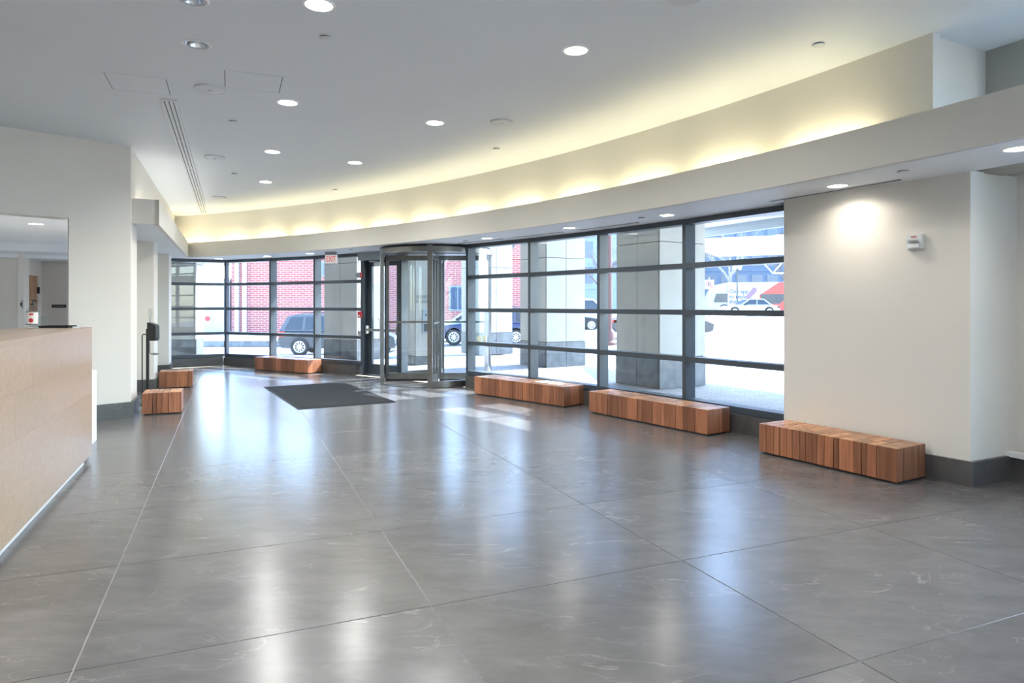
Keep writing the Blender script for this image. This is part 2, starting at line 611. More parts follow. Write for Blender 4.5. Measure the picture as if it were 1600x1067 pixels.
# ------------------------------------------------------------------ floor
room = [ap(a, R + 1.36) for a in range(-4, 26, 3)] + [ap(25.5, R + 1.36), ap(25.6, R + 0.88)] + [ap(a, R + 0.88) for a in range(28, 65, 3)] + [ap(65.44, R + 0.86), (-7.6, 13.75), (-8.0, 13.3)]
room += [along(C1, A, 6.2, B, -0.4), along(C1, A, 0, B, -0.4), along(C1, LW, 6.2), (-9.0, 3.4), (-9.0, -5.0)]
def clip(poly, a0, a1, b0, b1):
    def cut(pl, f):
        out = []
        for i in range(len(pl)):
            p, q = pl[i], pl[(i + 1) % len(pl)]
            fp, fq = f(p), f(q)
            if fp >= 0:
                out.append(p)
            if (fp >= 0) != (fq >= 0):
                t = fp / (fp - fq)
                out.append((p[0] + (q[0] - p[0]) * t, p[1] + (q[1] - p[1]) * t))
        return out
    fa = lambda p: p[0] * A[0] + p[1] * A[1]
    fb = lambda p: p[0] * B[0] + p[1] * B[1]
    for f in (lambda p: fa(p) - a0, lambda p: a1 - fa(p), lambda p: fb(p) - b0, lambda p: b1 - fb(p)):
        poly = cut(poly, f)
        if len(poly) < 3:
            return []
    return poly
floor = obj('floor', MB().prism(room, -0.12, -0.003), M['grout'])
tag(floor, 'dark grey slate tile floor of the lobby', 'floor', kind='structure')
G = 0.0018
TA, TB = 1.078, 1.365
for i in range(-7, 17):
    for j in range(-8, 9):
        a0, b0 = 1.81 + TA * i, -0.535 + TB * j
        subs = [(a0, a0 + TA, b0, b0 + TB)]
        c = ((a0 + TA / 2) * A[0] + (b0 + TB / 2) * B[0], (a0 + TA / 2) * A[1] + (b0 + TB / 2) * B[1])
        if math.hypot(c[0] - CX, c[1] - CY) > R - 0.15 and c[1] < 11 and c[0] > 0:
            subs = [(a0, a0 + TA, b0, b0 + TB / 2), (a0, a0 + TA / 2, b0 + TB / 2, b0 + TB), (a0 + TA / 2, a0 + TA, b0 + TB / 2, b0 + TB)]
        for (x0, x1, y0, y1) in subs:
            pl = clip(room, x0 + G, x1 - G, y0 + G, y1 - G)
            if len(pl) < 3:
                continue
            ar = abs(sum(pl[k][0] * pl[(k + 1) % len(pl)][1] - pl[(k + 1) % len(pl)][0] * pl[k][1] for k in range(len(pl)))) / 2
            if ar < 0.01:
                continue
            cxm = sum(p[0] for p in pl) / len(pl)
            cym = sum(p[1] for p in pl) / len(pl)
            mb = MB()
            n = len(pl)
            inn = [(p[0] + (cxm - p[0]) * 0.003, p[1] + (cym - p[1]) * 0.003) for p in pl]
            if sum(pl[k][0] * pl[(k + 1) % n][1] - pl[(k + 1) % n][0] * pl[k][1] for k in range(n)) < 0:
                pl, inn = pl[::-1], inn[::-1]
            mb.v = [(x, y, -0.003) for x, y in pl] + [(x, y, -0.0008) for x, y in pl] + [(x, y, 0.0) for x, y in inn]
            for k in range(n):
                k2 = (k + 1) % n
                mb.f += [(k, k2, n + k2, n + k), (n + k, n + k2, 2 * n + k2, 2 * n + k)]
            mb.f.append(tuple(range(2 * n, 3 * n)))
            mb.mi = [0] * len(mb.f)
            obj('tile', mb, M['tile'], floor)

# ------------------------------------------------------------------ ceiling with holes for the downlights
DOWN = [(-1.23, 4.24, 1), (0.48, 5.00, 1), (-2.12, 6.29, 1), (-0.81, 6.99, 1), (-2.99, 8.31, 1), (-2.11, 8.95, 1), (-3.83, 10.35, 1),
        (-2.32, 4.89, 0), (-2.01, 4.17, 0)]
DOWN_FILL = [(-3.6, 2.0, 1), (-0.6, 1.0, 1), (2.6, 0.6, 1), (-5.6, -0.6, 1), (-2.4, -2.0, 1), (1.4, -2.6, 1)]  # unseen fill lamps, added behind the camera to brighten the lobby
outer = [Vector((x, y, 0)) for x, y in [ap(a, R + 1.5) for a in range(-4, 27, 2)] + [ap(a, R + 1.0) for a in range(28, 66, 2)] + [ap(65.44, R + 1.0), (-8.6, 14.5), (-8.2, 12.8), along(C1, A, 0, B, -0.4), along(C1, LW, 6.3), (-9.1, 3.4), (-9.1, -5.1)]]
loops = [outer]
for x, y, on in DOWN + DOWN_FILL:
    loops.append([Vector((x + 0.09 * math.cos(2 * PI * k / 20), y + 0.09 * math.sin(2 * PI * k / 20), 0)) for k in range(20)])
tri = tessellate_polygon(loops)
flat = [p for l in loops for p in l]
mb = MB()
mb.v = [(p.x, p.y, ZC) for p in flat]
mb.f = [tuple(t) for t in tri]
mb.mi = [0] * len(mb.f)
struct('ceiling', mb, M['ceil'], 'white painted lobby ceiling', 'ceiling')
struct('ceiling_slab', MB().prism([(p.x, p.y) for p in outer], ZC + 0.28, ZC + 0.4), M['concrete'], 'concrete slab above the lobby ceiling', 'ceiling')

# ------------------------------------------------------------------ soffit, fascia and cove over the windows
mb = MB().arc(CX, CY, R, R + 0.05, -4, 65.6, ZS, 2.645, 90)
struct('trim_1', mb, M['paint'], 'curved white fascia above the windows', 'fascia', smooth=True)
mb = MB().arc(CX, CY, R + 0.04, R + 1.02, 30.4, 68.5, ZS, ZS + 0.05, 70)
mb.arc(CX, CY, R + 0.04, R + 0.80, -4, 30.4, ZS, ZS + 0.05, 50)
struct('ceiling_soffit', mb, M['ceil'], 'low curved soffit along the window wall', 'ceiling', smooth=True)
mb = MB().arc(CX, CY, R + 0.26, R + 0.34, 25.2, 68.0, ZS + 0.05, ZC + 0.05, 80)
struct('wall_cove', mb, M['paint'], 'lit wall rising from the light cove to the ceiling', 'wall', smooth=True)
F1 = (-4.36, 8.22)
mb = MB().obox(F1, A, 0.0, 6.2, 0.0, 0.05, ZS, 2.645)
mb.obox(F1, (-B[0], -B[1]), 0.0, 0.32, 0.0, -0.05, ZS, 2.645)
struct('trim_2', mb, M['paint'], 'straight white fascia above the left wall piers', 'fascia')
mb = MB().obox(F1, A, 0.01, 8.2, 0.01, 0.62, ZS + 0.001, ZS + 0.05)
struct('ceiling_soffit_left', mb, M['ceil'], 'low soffit above the left wall piers', 'ceiling')
mb = MB().obox(C1, A, 0.0, 7.6, 0.0, 0.12, ZS + 0.02, ZC + 0.05)
struct('wall_left_upper', mb, M['paint'], 'upper wall behind the left fascia', 'wall')
# cove lamps: one strip after another in the trough
a, k = 26.2, 0
mid_r = R + 0.15
while a < 64.2:
    c = ap(a + 1.5, mid_r)
    t = thing('cove_lamp', 'yellow strip lamp hidden in the light cove above the windows', 'lamp', (c[0], c[1], ZS + 0.05), 0, 'strip lamps in the cove')
    obj('lamp_tray', MB().arc(CX, CY, mid_r - 0.035, mid_r + 0.035, a, a + 3.05, ZS + 0.05, ZS + 0.23, 6), M['white'], t)
    obj('lamp_strip', MB().arc(CX, CY, mid_r - 0.02, mid_r + 0.02, a + 0.4, a + 2.7, ZS + 0.23, ZS + 0.255, 6), M['cove'], t)
    a += 3.15
    k += 1

M['cove_white'] = emit('cove_lamp_white', (1.0, 0.97, 0.90, 1), COVE_E * 0.55)
for k in range(5):
    t0 = 0.35 + k * 1.15
    c = along(F1, A, t0 + 0.5, B, -0.15)
    t = thing('cove_lamp', 'white strip lamp hidden in the straight cove on the left', 'lamp', (c[0], c[1], ZS + 0.05), 0, 'strip lamps in the left cove')
    obj('lamp_tray', MB().obox(F1, A, t0, t0 + 1.0, 0.12, 0.18, ZS + 0.05, ZS + 0.2), M['white'], t)
    obj('lamp_strip', MB().obox(F1, A, t0 + 0.04, t0 + 0.96, 0.13, 0.17, ZS + 0.2, ZS + 0.22), M['cove_white'], t)

# ------------------------------------------------------------------ walls
def seg_wall(p, d, l, th, z0, z1):
    return MB().obox(p, d, 0, l, 0, th, z0, z1)
OP0, OP1 = 0.636, 3.3
mb = MB()
mb.obox(C1, LW, 0.0, OP0, -0.05, 0.0, 0, ZC + 0.3)
mb.obox(C1, LW, OP0, OP1, -0.24, 0.0, 2.335, ZC + 0.3)
mb.obox(C1, LW, OP1, 6.3, -0.24, 0.0, 0, ZC + 0.3)
struct('wall_left', mb, M['paint'], 'white wall with a wide opening behind the reception counter', 'wall')
mb = MB()
for t0 in (0.0, 2.62, 5.36):
    mb.obox(C1, A, t0, t0 + 0.58, 0.0, 0.40, 0, ZS + 0.005)
mb.obox(C1, A, 0.3, 7.4, 0.36, 0.5, 0, ZS + 0.3)
struct('wall_left_piers', mb, M['paint'], 'stepped white piers along the left side', 'wall')
mb = MB().box(-9.2, -9.0, -5.2, 3.7, 0, ZC + 0.3)
struct('wall_left_rear', mb, M['paint'], 'white side wall behind the camera', 'wall')
e = ap(-4, R + 1.0)
mb = MB().box(-9.2, e[0] + 0.6, -5.25, -5.05, 0, ZC + 0.3)
struct('wall_back', mb, M['paint'], 'white wall behind the camera', 'wall')
# right pier: its front shows beneath the soffit, its right side rises to the ceiling
P_B = (4.05, 5.26)
mb = MB().prism([P_R, P_L, along(P_L, PN, 0.75), along(P_B, PN, 0.22), P_B], 0, ZS + 0.01)
cv = ap(25.3, R + 0.26)
mb.prism([(cv[0], cv[1]), ap(30.0, R + 0.30), along(ap(30.0, R + 0.3), PN, 0.75), along(P_B, PN, 0.22), P_B], ZS + 0.06, ZC + 0.3)
struct('wall_right', mb, M['paint'], 'white pier with the fire alarm strobe on it', 'wall')

# stone baseboards
bb = sroot('baseboard_left', 'dark stone baseboard of the left wall and piers', 'baseboard')
obj('stone', MB().obox(C1, LW, -0.03, OP0, 0.0, 0.03, 0, 0.18), M['stone'], bb)
obj('stone', MB().obox(C1, A, 0.0, 0.585, -0.028, 0.0, 0, 0.18), M['stone'], bb)
for t0 in (2.62, 5.36):
    o2 = along(C1, A, t0)
    obj('stone', MB().obox(o2, (-B[0], -B[1]), -0.028, 0.4, 0.0, 0.03, 0, 0.18), M['stone'], bb)
    obj('stone', MB().obox(o2, A, 0.0, 0.585, -0.028, 0.0, 0, 0.18), M['stone'], bb)
for t0, t1 in ((0.585, 2.6), (3.21, 5.33), (5.95, 7.2)):
    obj('stone', MB().obox(along(C1, B, -0.36), A, t0, t1, -0.02, 0.0, 0, 0.18), M['stone'], bb)
bb = sroot('baseboard_right', 'dark stone baseboard of the right pier', 'baseboard')
obj('stone', MB().obox(P_R, PD, -0.028, PL_, 0.0, 0.028, 0, 0.185), M['stone'], bb)
d, l = unit(P_R, P_B)
obj('stone', MB().obox(P_R, d, 0.0, l, -0.028, 0.0, 0, 0.185), M['stone'], bb)

# ------------------------------------------------------------------ window walls
Z_SILL, Z_T = 0.19, (0.72, 1.262, 1.80)
RF = R + 0.93
RB = R + 1.42
def win_frame(name, label, angs, tops, zt, head0, head1, extra=None, rf=RF):
    """facets between the given angles: mullions, transoms and panes, each pane its own part"""
    w = sroot(name, label, 'window')
    nodes = [ap(a, rf) for a in angs] + (extra or [])
    for i, p in enumerate(nodes):
        q = nodes[min(i + 1, len(nodes) - 1)]
        o_ = nodes[max(i - 1, 0)]
        d, _ = unit(o_, q)
        obj('mullion', MB().obox(p, d, -0.025, 0.025, -0.165, 0.0, Z_SILL, head1), M['alu'], w)
    for p, q in zip(nodes[:-1], nodes[1:]):
        d, l = unit(p, q)
        bars = [(Z_SILL + 0.005, 0.265)] + [(z - 0.03, z + 0.03) for z in zt] + [(head0, head1)]
        for z0, z1 in bars:
            obj('transom', MB().obox(p, d, 0.024, l - 0.024, -0.155, -0.004, z0, z1), M['alu'], w)
        for (a_, z0), (z1, b_) in zip(bars[:-1], bars[1:]):
            obj('pane', MB().obox(p, d, 0.02, l - 0.02, -0.105, -0.093, z0 - 0.01, z1 + 0.01), M['glass'], w)
    return w, nodes
# all nodes run anticlockwise, so the outside lies to the right (negative normal)
w1, n1 = win_frame('window_1', 'curved dark framed window wall right of the revolving door', [30.31, 34.16, 38.19, 42.1, 46.15], None, Z_T, 2.28, ZS)
w2, n2 = win_frame('window_2', 'dark framed window wall left of the exit door, red brick seen through it', [54.02, 57.89, 61.61, 65.44], None, Z_T, 2.28, ZS, extra=[(-7.42, 14.06), (-8.3, 13.5)])
w3, n3 = win_frame('window_3', 'tall dark framed window bay right of the pier', [-4.3, -1.0, 2.5, 6.0, 10.0, 14.0, 18.0, 22.4], None, (0.72, 1.262, 1.80, 2.34, 2.85), ZC - 0.06, ZC, rf=RB)

# stone curb below the windows
def curb(name, label, angs, extra=None, sill=False, rc=R + 0.875):
    c = sroot(name, label, 'curb')
    nodes = [ap(a, rc) for a in angs] + (extra or [])
    for p, q in zip(nodes[:-1], nodes[1:]):
        d, l = unit(p, q)
        obj('stone', MB().obox(p, d, 0.002, l - 0.002, -0.24, 0.0, 0, Z_SILL), M['stone'], c)
        if sill:
            obj('sill', MB().obox(p, d, 0.0, l, -0.06, 0.03, Z_SILL - 0.01, Z_SILL + 0.025), M['white'], c)
    return c
curb('baseboard_window_right', 'dark stone curb below the right windows', [30.31, 34.16, 38.19, 42.1, 46.1])
curb('baseboard_window_left', 'dark stone curb below the far left windows', [54.3, 57.89, 61.61, 65.44], extra=[(-7.46, 13.98), (-8.3, 13.44)])
curb('baseboard_window_bay', 'stone curb with white sill below the right bay window', [-4.3, -1.0, 2.5, 6.0, 10.0, 14.0, 18.0, 22.0, 26.0], sill=True, rc=RB - 0.14)
struct('wall_bay', MB().arc(CX, CY, RB - 0.02, RB + 0.2, 22.2, 26.0, 0.2, ZC + 0.1, 6), M['paint'], 'white jamb between the pier and the bay window', 'wall')
# facade above the windows, outside
mb = MB().arc(CX, CY, R + 0.97, R + 1.2, 24.6, 73, ZS + 0.001, 4.6, 60)
mb.arc(CX, CY, R + 0.97, R + 1.9, -5, 26.4, ZC + 0.001, 4.6, 30)
struct('wall_facade', mb, M['lime'], 'limestone facade above the windows', 'wall')

# ------------------------------------------------------------------ exit door beside the revolving door
J0, J1 = ap(54.02, RF), ap(51.05, RF)
dd, dl = unit(J0, J1)                       # runs right, the outside is on its left (positive normal)
dr = sroot('door_1', 'dark framed glass exit door left of the revolving door', 'door')
obj('door_frame', MB().obox(J0, dd, 0.0, 0.055, 0.0, 0.2, 0, ZS).obox(J0, dd, dl - 0.055, dl, -0.02, 0.2, 0, ZS).obox(J0, dd, 0.05, dl - 0.05, 0.05, 0.2, 2.2, ZS), M['alu'], dr)
obj('door_header', MB().obox(J0, dd, -0.03, dl - 0.05, -0.075, 0.04, 2.19, ZS), M['alu_light'], dr, label='pale grey header box above the door')
lf = obj('door_leaf', MB().obox(J0, dd, 0.058, 0.165, 0.11, 0.155, 0.02, 2.195).obox(J0, dd, dl - 0.165, dl - 0.058, 0.11, 0.155, 0.02, 2.195)
         .obox(J0, dd, 0.16, dl - 0.16, 0.11, 0.155, 0.02, 0.22).obox(J0, dd, 0.16, dl - 0.16, 0.11, 0.155, 2.08, 2.195), M['alu'], dr)
obj('pane', MB().obox(J0, dd, 0.16, dl - 0.16, 0.127, 0.139, 0.21, 2.09), M['glass'], lf)
ph = MB().obox(J0, dd, 0.10, dl - 0.09, 0.02, 0.055, 0.85, 0.895)
ph.obox(J0, dd, 0.08, 0.12, 0.015, 0.112, 0.80, 0.95).obox(J0, dd, dl - 0.12, dl - 0.08, 0.015, 0.112, 0.80, 0.95)
obj('push_bar', ph, M['steel'], lf, label='brushed steel push bar')
ch = MB().obox(J0, dd, 0.3, 0.56, 0.04, 0.11, 2.09, 2.14)
p0 = along(J0, dd, 0.2, (-dd[1], dd[0]), 0.02)
p1 = along(J0, dd, 0.52, (-dd[1], dd[0]), 0.06)
ch.bar((p0[0], p0[1], 2.17), (p1[0], p1[1], 2.14), 0.02, 0.02)
obj('door_closer', ch, M['cover'], dr)
q0 = along(J0, dd, 0.26, (-dd[1], dd[0]), 0.2)
obj('door_handle', MB().tube([(q0[0], q0[1], 0.66), (q0[0] + 0.02, q0[1] + 0.04, 0.68), (q0[0] + 0.02, q0[1] + 0.04, 1.06), (q0[0], q0[1], 1.08)], 0.012, 8), M['steel'], lf)
obj('threshold', MB().obox(J0, dd, 0.05, dl - 0.05, 0.02, 0.2, 0, 0.012), M['steel'], dr)

# ------------------------------------------------------------------ revolving door
DC, DR_ = (-1.33, 11.75), 0.95
rv = thing('revolving_door', 'stainless steel and glass revolving door with four wings', 'door', (DC[0], DC[1], 0))
def dp(a, r=DR_):
    return (DC[0] + r * math.cos(math.radians(a)), DC[1] + r * math.sin(math.radians(a)))
for a in (194.6, 270.0, 14.6, 90.0):
    p = dp(a)
    u = (-math.sin(math.radians(a)), math.cos(math.radians(a)))
    obj('post', MB().obox(p, u, -0.04, 0.04, -0.03, 0.03, 0, 2.325), M['steel'], rv)
for a0, a1 in ((270.0, 374.6), (90.0, 194.6)):
    obj('wall_base', MB().arc(DC[0], DC[1], DR_ - 0.025, DR_ + 0.025, a0 + 2, a1 - 2, 0, 0.11, 18), M['steel'], rv, smooth=True)
    obj('curved_glass', MB().arc(DC[0], DC[1], DR_ - 0.007, DR_ + 0.007, a0 + 1.5, a1 - 1.5, 0.105, 2.22, 22), M['glass'], rv, smooth=True)
obj('head_ring', MB().arc(DC[0], DC[1], DR_ - 0.035, DR_ + 0.035, 0, 360, 2.215, 2.30, 60), M['steel'], rv, smooth=True)
obj('canopy', MB().arc(DC[0], DC[1], 0.02, DR_ - 0.04, 0, 360, 2.235, 2.295, 60), M['steel'], rv)
obj('canopy_gap', MB().arc(DC[0], DC[1], DR_ - 0.06, DR_ + 0.0, 0, 360, 2.30, ZS - 0.002, 48), M['dark'], rv, label='dark gap below the soffit')
obj('floor_track', MB().arc(DC[0], DC[1], DR_ - 0.02, DR_ + 0.03, 0, 360, 0.0, 0.006, 60), M['dark'], rv)
obj('shaft', MB().lathe([(0.03, 0.0), (0.03, 2.235)], 14, (DC[0], DC[1], 0)), M['steel'], rv, smooth=True)
for a in (0, 90, 180, 270):
    u = (math.cos(math.radians(a)), math.sin(math.radians(a)))
    o2 = DC
    wf = MB().obox(o2, u, 0.035, 0.085, -0.02, 0.02, 0.04, 2.215).obox(o2, u, 0.845, 0.895, -0.02, 0.02, 0.04, 2.215)
    wf.obox(o2, u, 0.08, 0.85, -0.02, 0.02, 0.04, 0.15).obox(o2, u, 0.08, 0.85, -0.02, 0.02, 2.13, 2.215)
    wg = obj('door_wing', wf, M['steel'], rv)
    obj('pane', MB().obox(o2, u, 0.08, 0.85, -0.006, 0.006, 0.145, 2.135), M['glass'], wg)
    obj('push_bar', MB().obox(o2, u, 0.08, 0.85, 0.035, 0.06, 1.03, 1.06).obox(o2, u, 0.10, 0.13, 0.0, 0.04, 1.035, 1.055).obox(o2, u, 0.80, 0.83, 0.0, 0.04, 1.035, 1.055), M['steel'], wg)
    obj('brush_seal', MB().obox(o2, u, 0.05, 0.90, -0.008, 0.008, 0.004, 0.045).obox(o2, u, 0.892, 0.915, -0.006, 0.006, 0.05, 2.2), M['black'], wg)
# jamb strip between exit door and drum, fascia above drum joins the window heads
obj('side_jamb', MB().obox(J1, dd, 0.0, 0.05, 0.0, 0.16, 0, ZS), M['alu'], dr)

# ------------------------------------------------------------------ ceiling fittings
def downlight(x, y, z, on, label, watts, group, r=0.1):
    t = thing('downlight', label, 'ceiling light', (x, y, z), 0, group)
    n = 28
    mb = MB()
    for rr, zz in ((r * 0.86, 0.01), (r * 0.86, -0.005), (r * 1.0, -0.006), (r * 1.06, -0.001)):
        for k in range(n):
            a = 2 * PI * k / n
            mb.v.append((x + rr * math.cos(a), y + rr * math.sin(a), z + zz))
    for i in range(3):
        for k in range(n):
            k2 = (k + 1) % n
            mb.f.append((i * n + k, i * n + k2, (i + 1) * n + k2, (i + 1) * n + k))
            mb.mi.append(0)
    obj('trim_ring', mb, M['white'], t, smooth=True)
    if on:
        obj('lens', MB().lathe([(r * 0.86, 0.004), (r * 0.86, -0.001), (r * 0.5, -0.003)], n, (x, y, z)), M['lens'], t)
        ld = bpy.data.lights.new('downlight_lamp', 'AREA')
        ld.shape = 'DISK'
        ld.size = r * 1.6
        ld.energy = watts
        ld.color = (0.98, 0.97, 0.94) if z > 2.5 else (1.0, 0.92, 0.80)
        ld.spread = math.radians(150)
        lo = bpy.data.objects.new('downlight_lamp', ld)
        COL.objects.link(lo)
        lo.parent = t
        lo.location = (0, 0, -0.012)
    else:
        mb = MB()
        for rr, zz in ((r * 0.86, 0.01), (r * 0.7, 0.07), (r * 0.42, 0.13), (0.001, 0.13)):
            for k in range(n):
                a = 2 * PI * k / n
                mb.v.append((x + rr * math.cos(a), y + rr * math.sin(a), z + zz))
        for i in range(3):
            for k in range(n):
                k2 = (k + 1) % n
                mb.f.append((i * n + k, i * n + k2, (i + 1) * n + k2, (i + 1) * n + k))
                mb.mi.append(0)
        obj('reflector', mb, M['chrome'], t, smooth=True)
        obj('bulb', MB().lathe([(0.02, 0.13), (0.034, 0.09), (0.03, 0.06), (0.01, 0.045)], 14, (x, y, z)), M['cover'], t, smooth=True)
    return t
DL = ['lit ceiling downlight cut by the top edge of the picture', 'lit ceiling downlight alone at the upper right of the main ceiling',
      'lit ceiling downlight beside the right corner of the square access panel', 'lit ceiling downlight left of the round speaker by the cove glow',
      'lit ceiling downlight nearest the long slot diffuser, third in its row', 'lit ceiling downlight in front of the cove, right of the far rows',
      'smallest lit ceiling downlight, farthest into the lobby', 'unlit ceiling downlight with mirrored reflector above the access panels', 'unlit ceiling downlight cut off at the top of the picture']
for (x, y, on), lb in zip(DOWN, DL):
    downlight(x, y, ZC, on, lb, DOWN_W, 'ceiling downlights')
for i, (x, y, on) in enumerate(DOWN_FILL):
    downlight(x, y, ZC, on, 'added fill downlight behind the camera', DOWN_W * 1.3, 'added fill downlights behind the camera')
SD = [(2.71, 5.54, 'soffit downlight washing the white pier with the strobe'), (3.21, 4.22, 'soffit downlight cut by the right edge of the picture'),
      (1.71, 7.35, 'soffit downlight above the window with the bus'), (0.74, 8.58, 'soffit downlight above the second window bay from the revolving door'),
      (-0.37, 9.90, 'soffit downlight just right of the revolving door'), (-6.30, 14.30, 'soffit downlight over the far left window corner'),
      (-5.00, 13.60, 'soffit downlight above the red brick view'), (-3.90, 12.85, 'soffit downlight left of the exit sign')]
for x, y, lb in SD:
    downlight(x, y, ZS, 1, lb, SOFFIT_W, 'soffit downlights', 0.088)

def disc(name, x, y, z, r, label, cat, group, mat, dot=True):
    t = thing(name, label, cat, (x, y, z), 0, group)
    obj('rim', MB().lathe([(r * 0.98, 0.0), (r, -0.012), (r * 0.97, -0.016), (r * 0.94, -0.012)], 32, (x, y, z)), M['cover'], t, smooth=True)
    obj('grille', MB().lathe([(r * 0.93, -0.008), (r * 0.93, -0.014), (r * 0.5, -0.017), (r * 0.1, -0.018)], 32, (x, y, z)), mat, t, smooth=True)
    if dot:
        obj('badge', MB().box(x - 0.018, x + 0.018, y - 0.006, y + 0.006, z - 0.021, z - 0.017), M['alu_light'], t)
for x, y, r, lb in [(-2.67, 5.88, 0.13, 'round ceiling speaker between the two access panels'), (-0.11, 6.95, 0.118, 'round ceiling speaker right of the downlights, near the cove glow'),
                    (-3.84, 8.60, 0.128, 'round ceiling speaker beside the long slot diffuser'), (-5.20, 11.82, 0.12, 'faint round ceiling speaker at the far end near the cove'),
                    (1.06, 4.10, 0.125, 'round ceiling speaker cut by the top edge, right of centre')]:
    disc('ceiling_speaker', x, y, ZC, r, lb, 'speaker', 'ceiling speakers', M['cover'])
def sprinkler(x, y, z, lb):
    t = thing('sprinkler_cover', lb, 'sprinkler', (x, y, z), 0, 'concealed sprinklers')
    obj('cup', MB().lathe([(0.036, 0.0), (0.036, -0.010)], 18, (x, y, z)), M['alu_light'], t)
    obj('cover_plate', MB().lathe([(0.042, -0.008), (0.043, -0.012), (0.036, -0.015)], 22, (x, y, z)), M['cover'], t, smooth=True)
for x, y, z, lb in [(-1.33, 4.75, ZC, 'sprinkler cover below the topmost lit downlight'), (-2.90, 6.92, ZC, 'sprinkler cover left of the second downlight row'),
                    (-4.04, 9.69, ZC, 'sprinkler cover near the smallest downlight'), (-0.19, 8.14, ZC, 'sprinkler cover below the right round speaker'),
                    (-2.93, 11.04, ZC, 'sprinkler cover in the cove glow, far left of centre'), (2.25, 4.88, ZC, 'sprinkler cover in the cove glow at the upper right'),
                    (3.73, 4.93, ZC, 'sprinkler cover by the top right corner'), (2.90, 4.93, ZS, 'sprinkler cover on the soffit above the white pier'),
                    (1.47, 7.55, ZS, 'sprinkler cover on the soffit above the third window bay'), (-0.72, 10.30, ZS, 'sprinkler cover on the soffit right of the revolving door'),
                    (-2.90, 11.97, ZS, 'sprinkler cover on the soffit right of the exit sign')]:
    sprinkler(x, y, z, lb)
def access_panel(c, lb, s0=0.45):
    t = thing('access_panel', lb, 'access panel', (c[0], c[1], ZC), 0, 'ceiling access panels')
    h = s0 / 2
    obj('panel', MB().obox(c, B, -h, h, -h, h, ZC - 0.004, ZC), M['ceil'], t)
    g = MB()
    for l0, l1, w0_, w1_ in ((-h - 0.006, h + 0.006, -h - 0.006, -h), (-h - 0.006, h + 0.006, h, h + 0.006), (-h - 0.006, -h, -h, h), (h, h + 0.006, -h, h)):
        g.obox(c, B, l0, l1, w0_, w1_, ZC - 0.001, ZC)
    obj('gap', g, M['dark'], t)
    h2 = h + 0.03
    g = MB()
    for l0, l1, w0_, w1_ in ((-h2, h2, -h2, -h - 0.006), (-h2, h2, h + 0.006, h2), (-h2, -h - 0.006, -h, h), (h + 0.006, h2, -h, h)):
        g.obox(c, B, l0, l1, w0_, w1_, ZC - 0.004, ZC)
    obj('frame', g, M['ceil'], t)
access_panel((-3.23, 5.76), 'square ceiling access panel left of the round speaker')
access_panel((-2.22, 5.71), 'square ceiling access panel right of the round speaker', 0.44)
# long linear slot diffuser
sl = thing('slot_diffuser', 'long white slot diffuser running into the lobby ceiling', 'air vent', (-3.2, 6.2, ZC))
s0 = (-3.2, 6.2)
sd_, sl_ = unit(s0, (-6.43, 13.89))
obj('backing', MB().obox(s0, sd_, 0, sl_, -0.06, 0.06, ZC - 0.004, ZC - 0.0006), M['black'], sl)
for wv in (-0.070, -0.033, 0.005, 0.043):
    obj('slat', MB().obox(s0, sd_, 0, sl_, wv, wv + 0.027, ZC - 0.012, ZC - 0.001), M['cover'], sl)
for i in range(6):
    obj('divider', MB().obox(s0, sd_, i * sl_ / 5 - 0.012, i * sl_ / 5 + 0.012, -0.066, 0.060, ZC - 0.010, ZC - 0.001), M['cover'], sl)
for i, (a0, a1, rr, lb) in enumerate([(35.6, 38.6, 0.70, 'dark slot vent in the soffit above the bus window'), (39.4, 42.6, 0.68, 'dark slot vent in the soffit above the middle window bay'),
                                  (43.0, 46.0, 0.68, 'dark slot vent in the soffit next to the revolving door'), (26.6, 30.2, 0.62, 'dark slot vent in the soffit at the top of the white pier')]):
    c = ap((a0 + a1) / 2, R + rr)
    t = thing('soffit_vent', lb, 'air vent', (c[0], c[1], ZS), 0, 'soffit slot vents')
    obj('slot', MB().arc(CX, CY, R + rr - 0.022, R + rr + 0.022, a0, a1, ZS - 0.003, ZS, 10), M['dark'], t)
    for q in (-0.03, 0.022):
        obj('frame', MB().arc(CX, CY, R + rr + q, R + rr + q + 0.008, a0, a1, ZS - 0.006, ZS, 10), M['cover'], t)

# ------------------------------------------------------------------ exit sign, alarms
ex = thing('exit_sign', 'white exit sign with red letters hanging from the soffit', 'sign', (-3.40, 12.52, 2.13))
xs, ys = -3.40, 12.52
obj('housing', MB().box(xs - 0.112, xs + 0.112, ys - 0.02, ys + 0.02, 2.125, 2.285), M['exit_face'], ex)
obj('mount', MB().box(xs - 0.10, xs + 0.10, ys - 0.05, ys + 0.05, 2.285, ZS), M['alu_light'], ex)
obj('letters', text_mb('EXIT', 0.155, (xs, ys - 0.02, 2.205), (0.54, 0, 0), (0, 0, 0.95), 0.004, bold=0.0), M['exit_red'], ex, label='red letters EXIT')

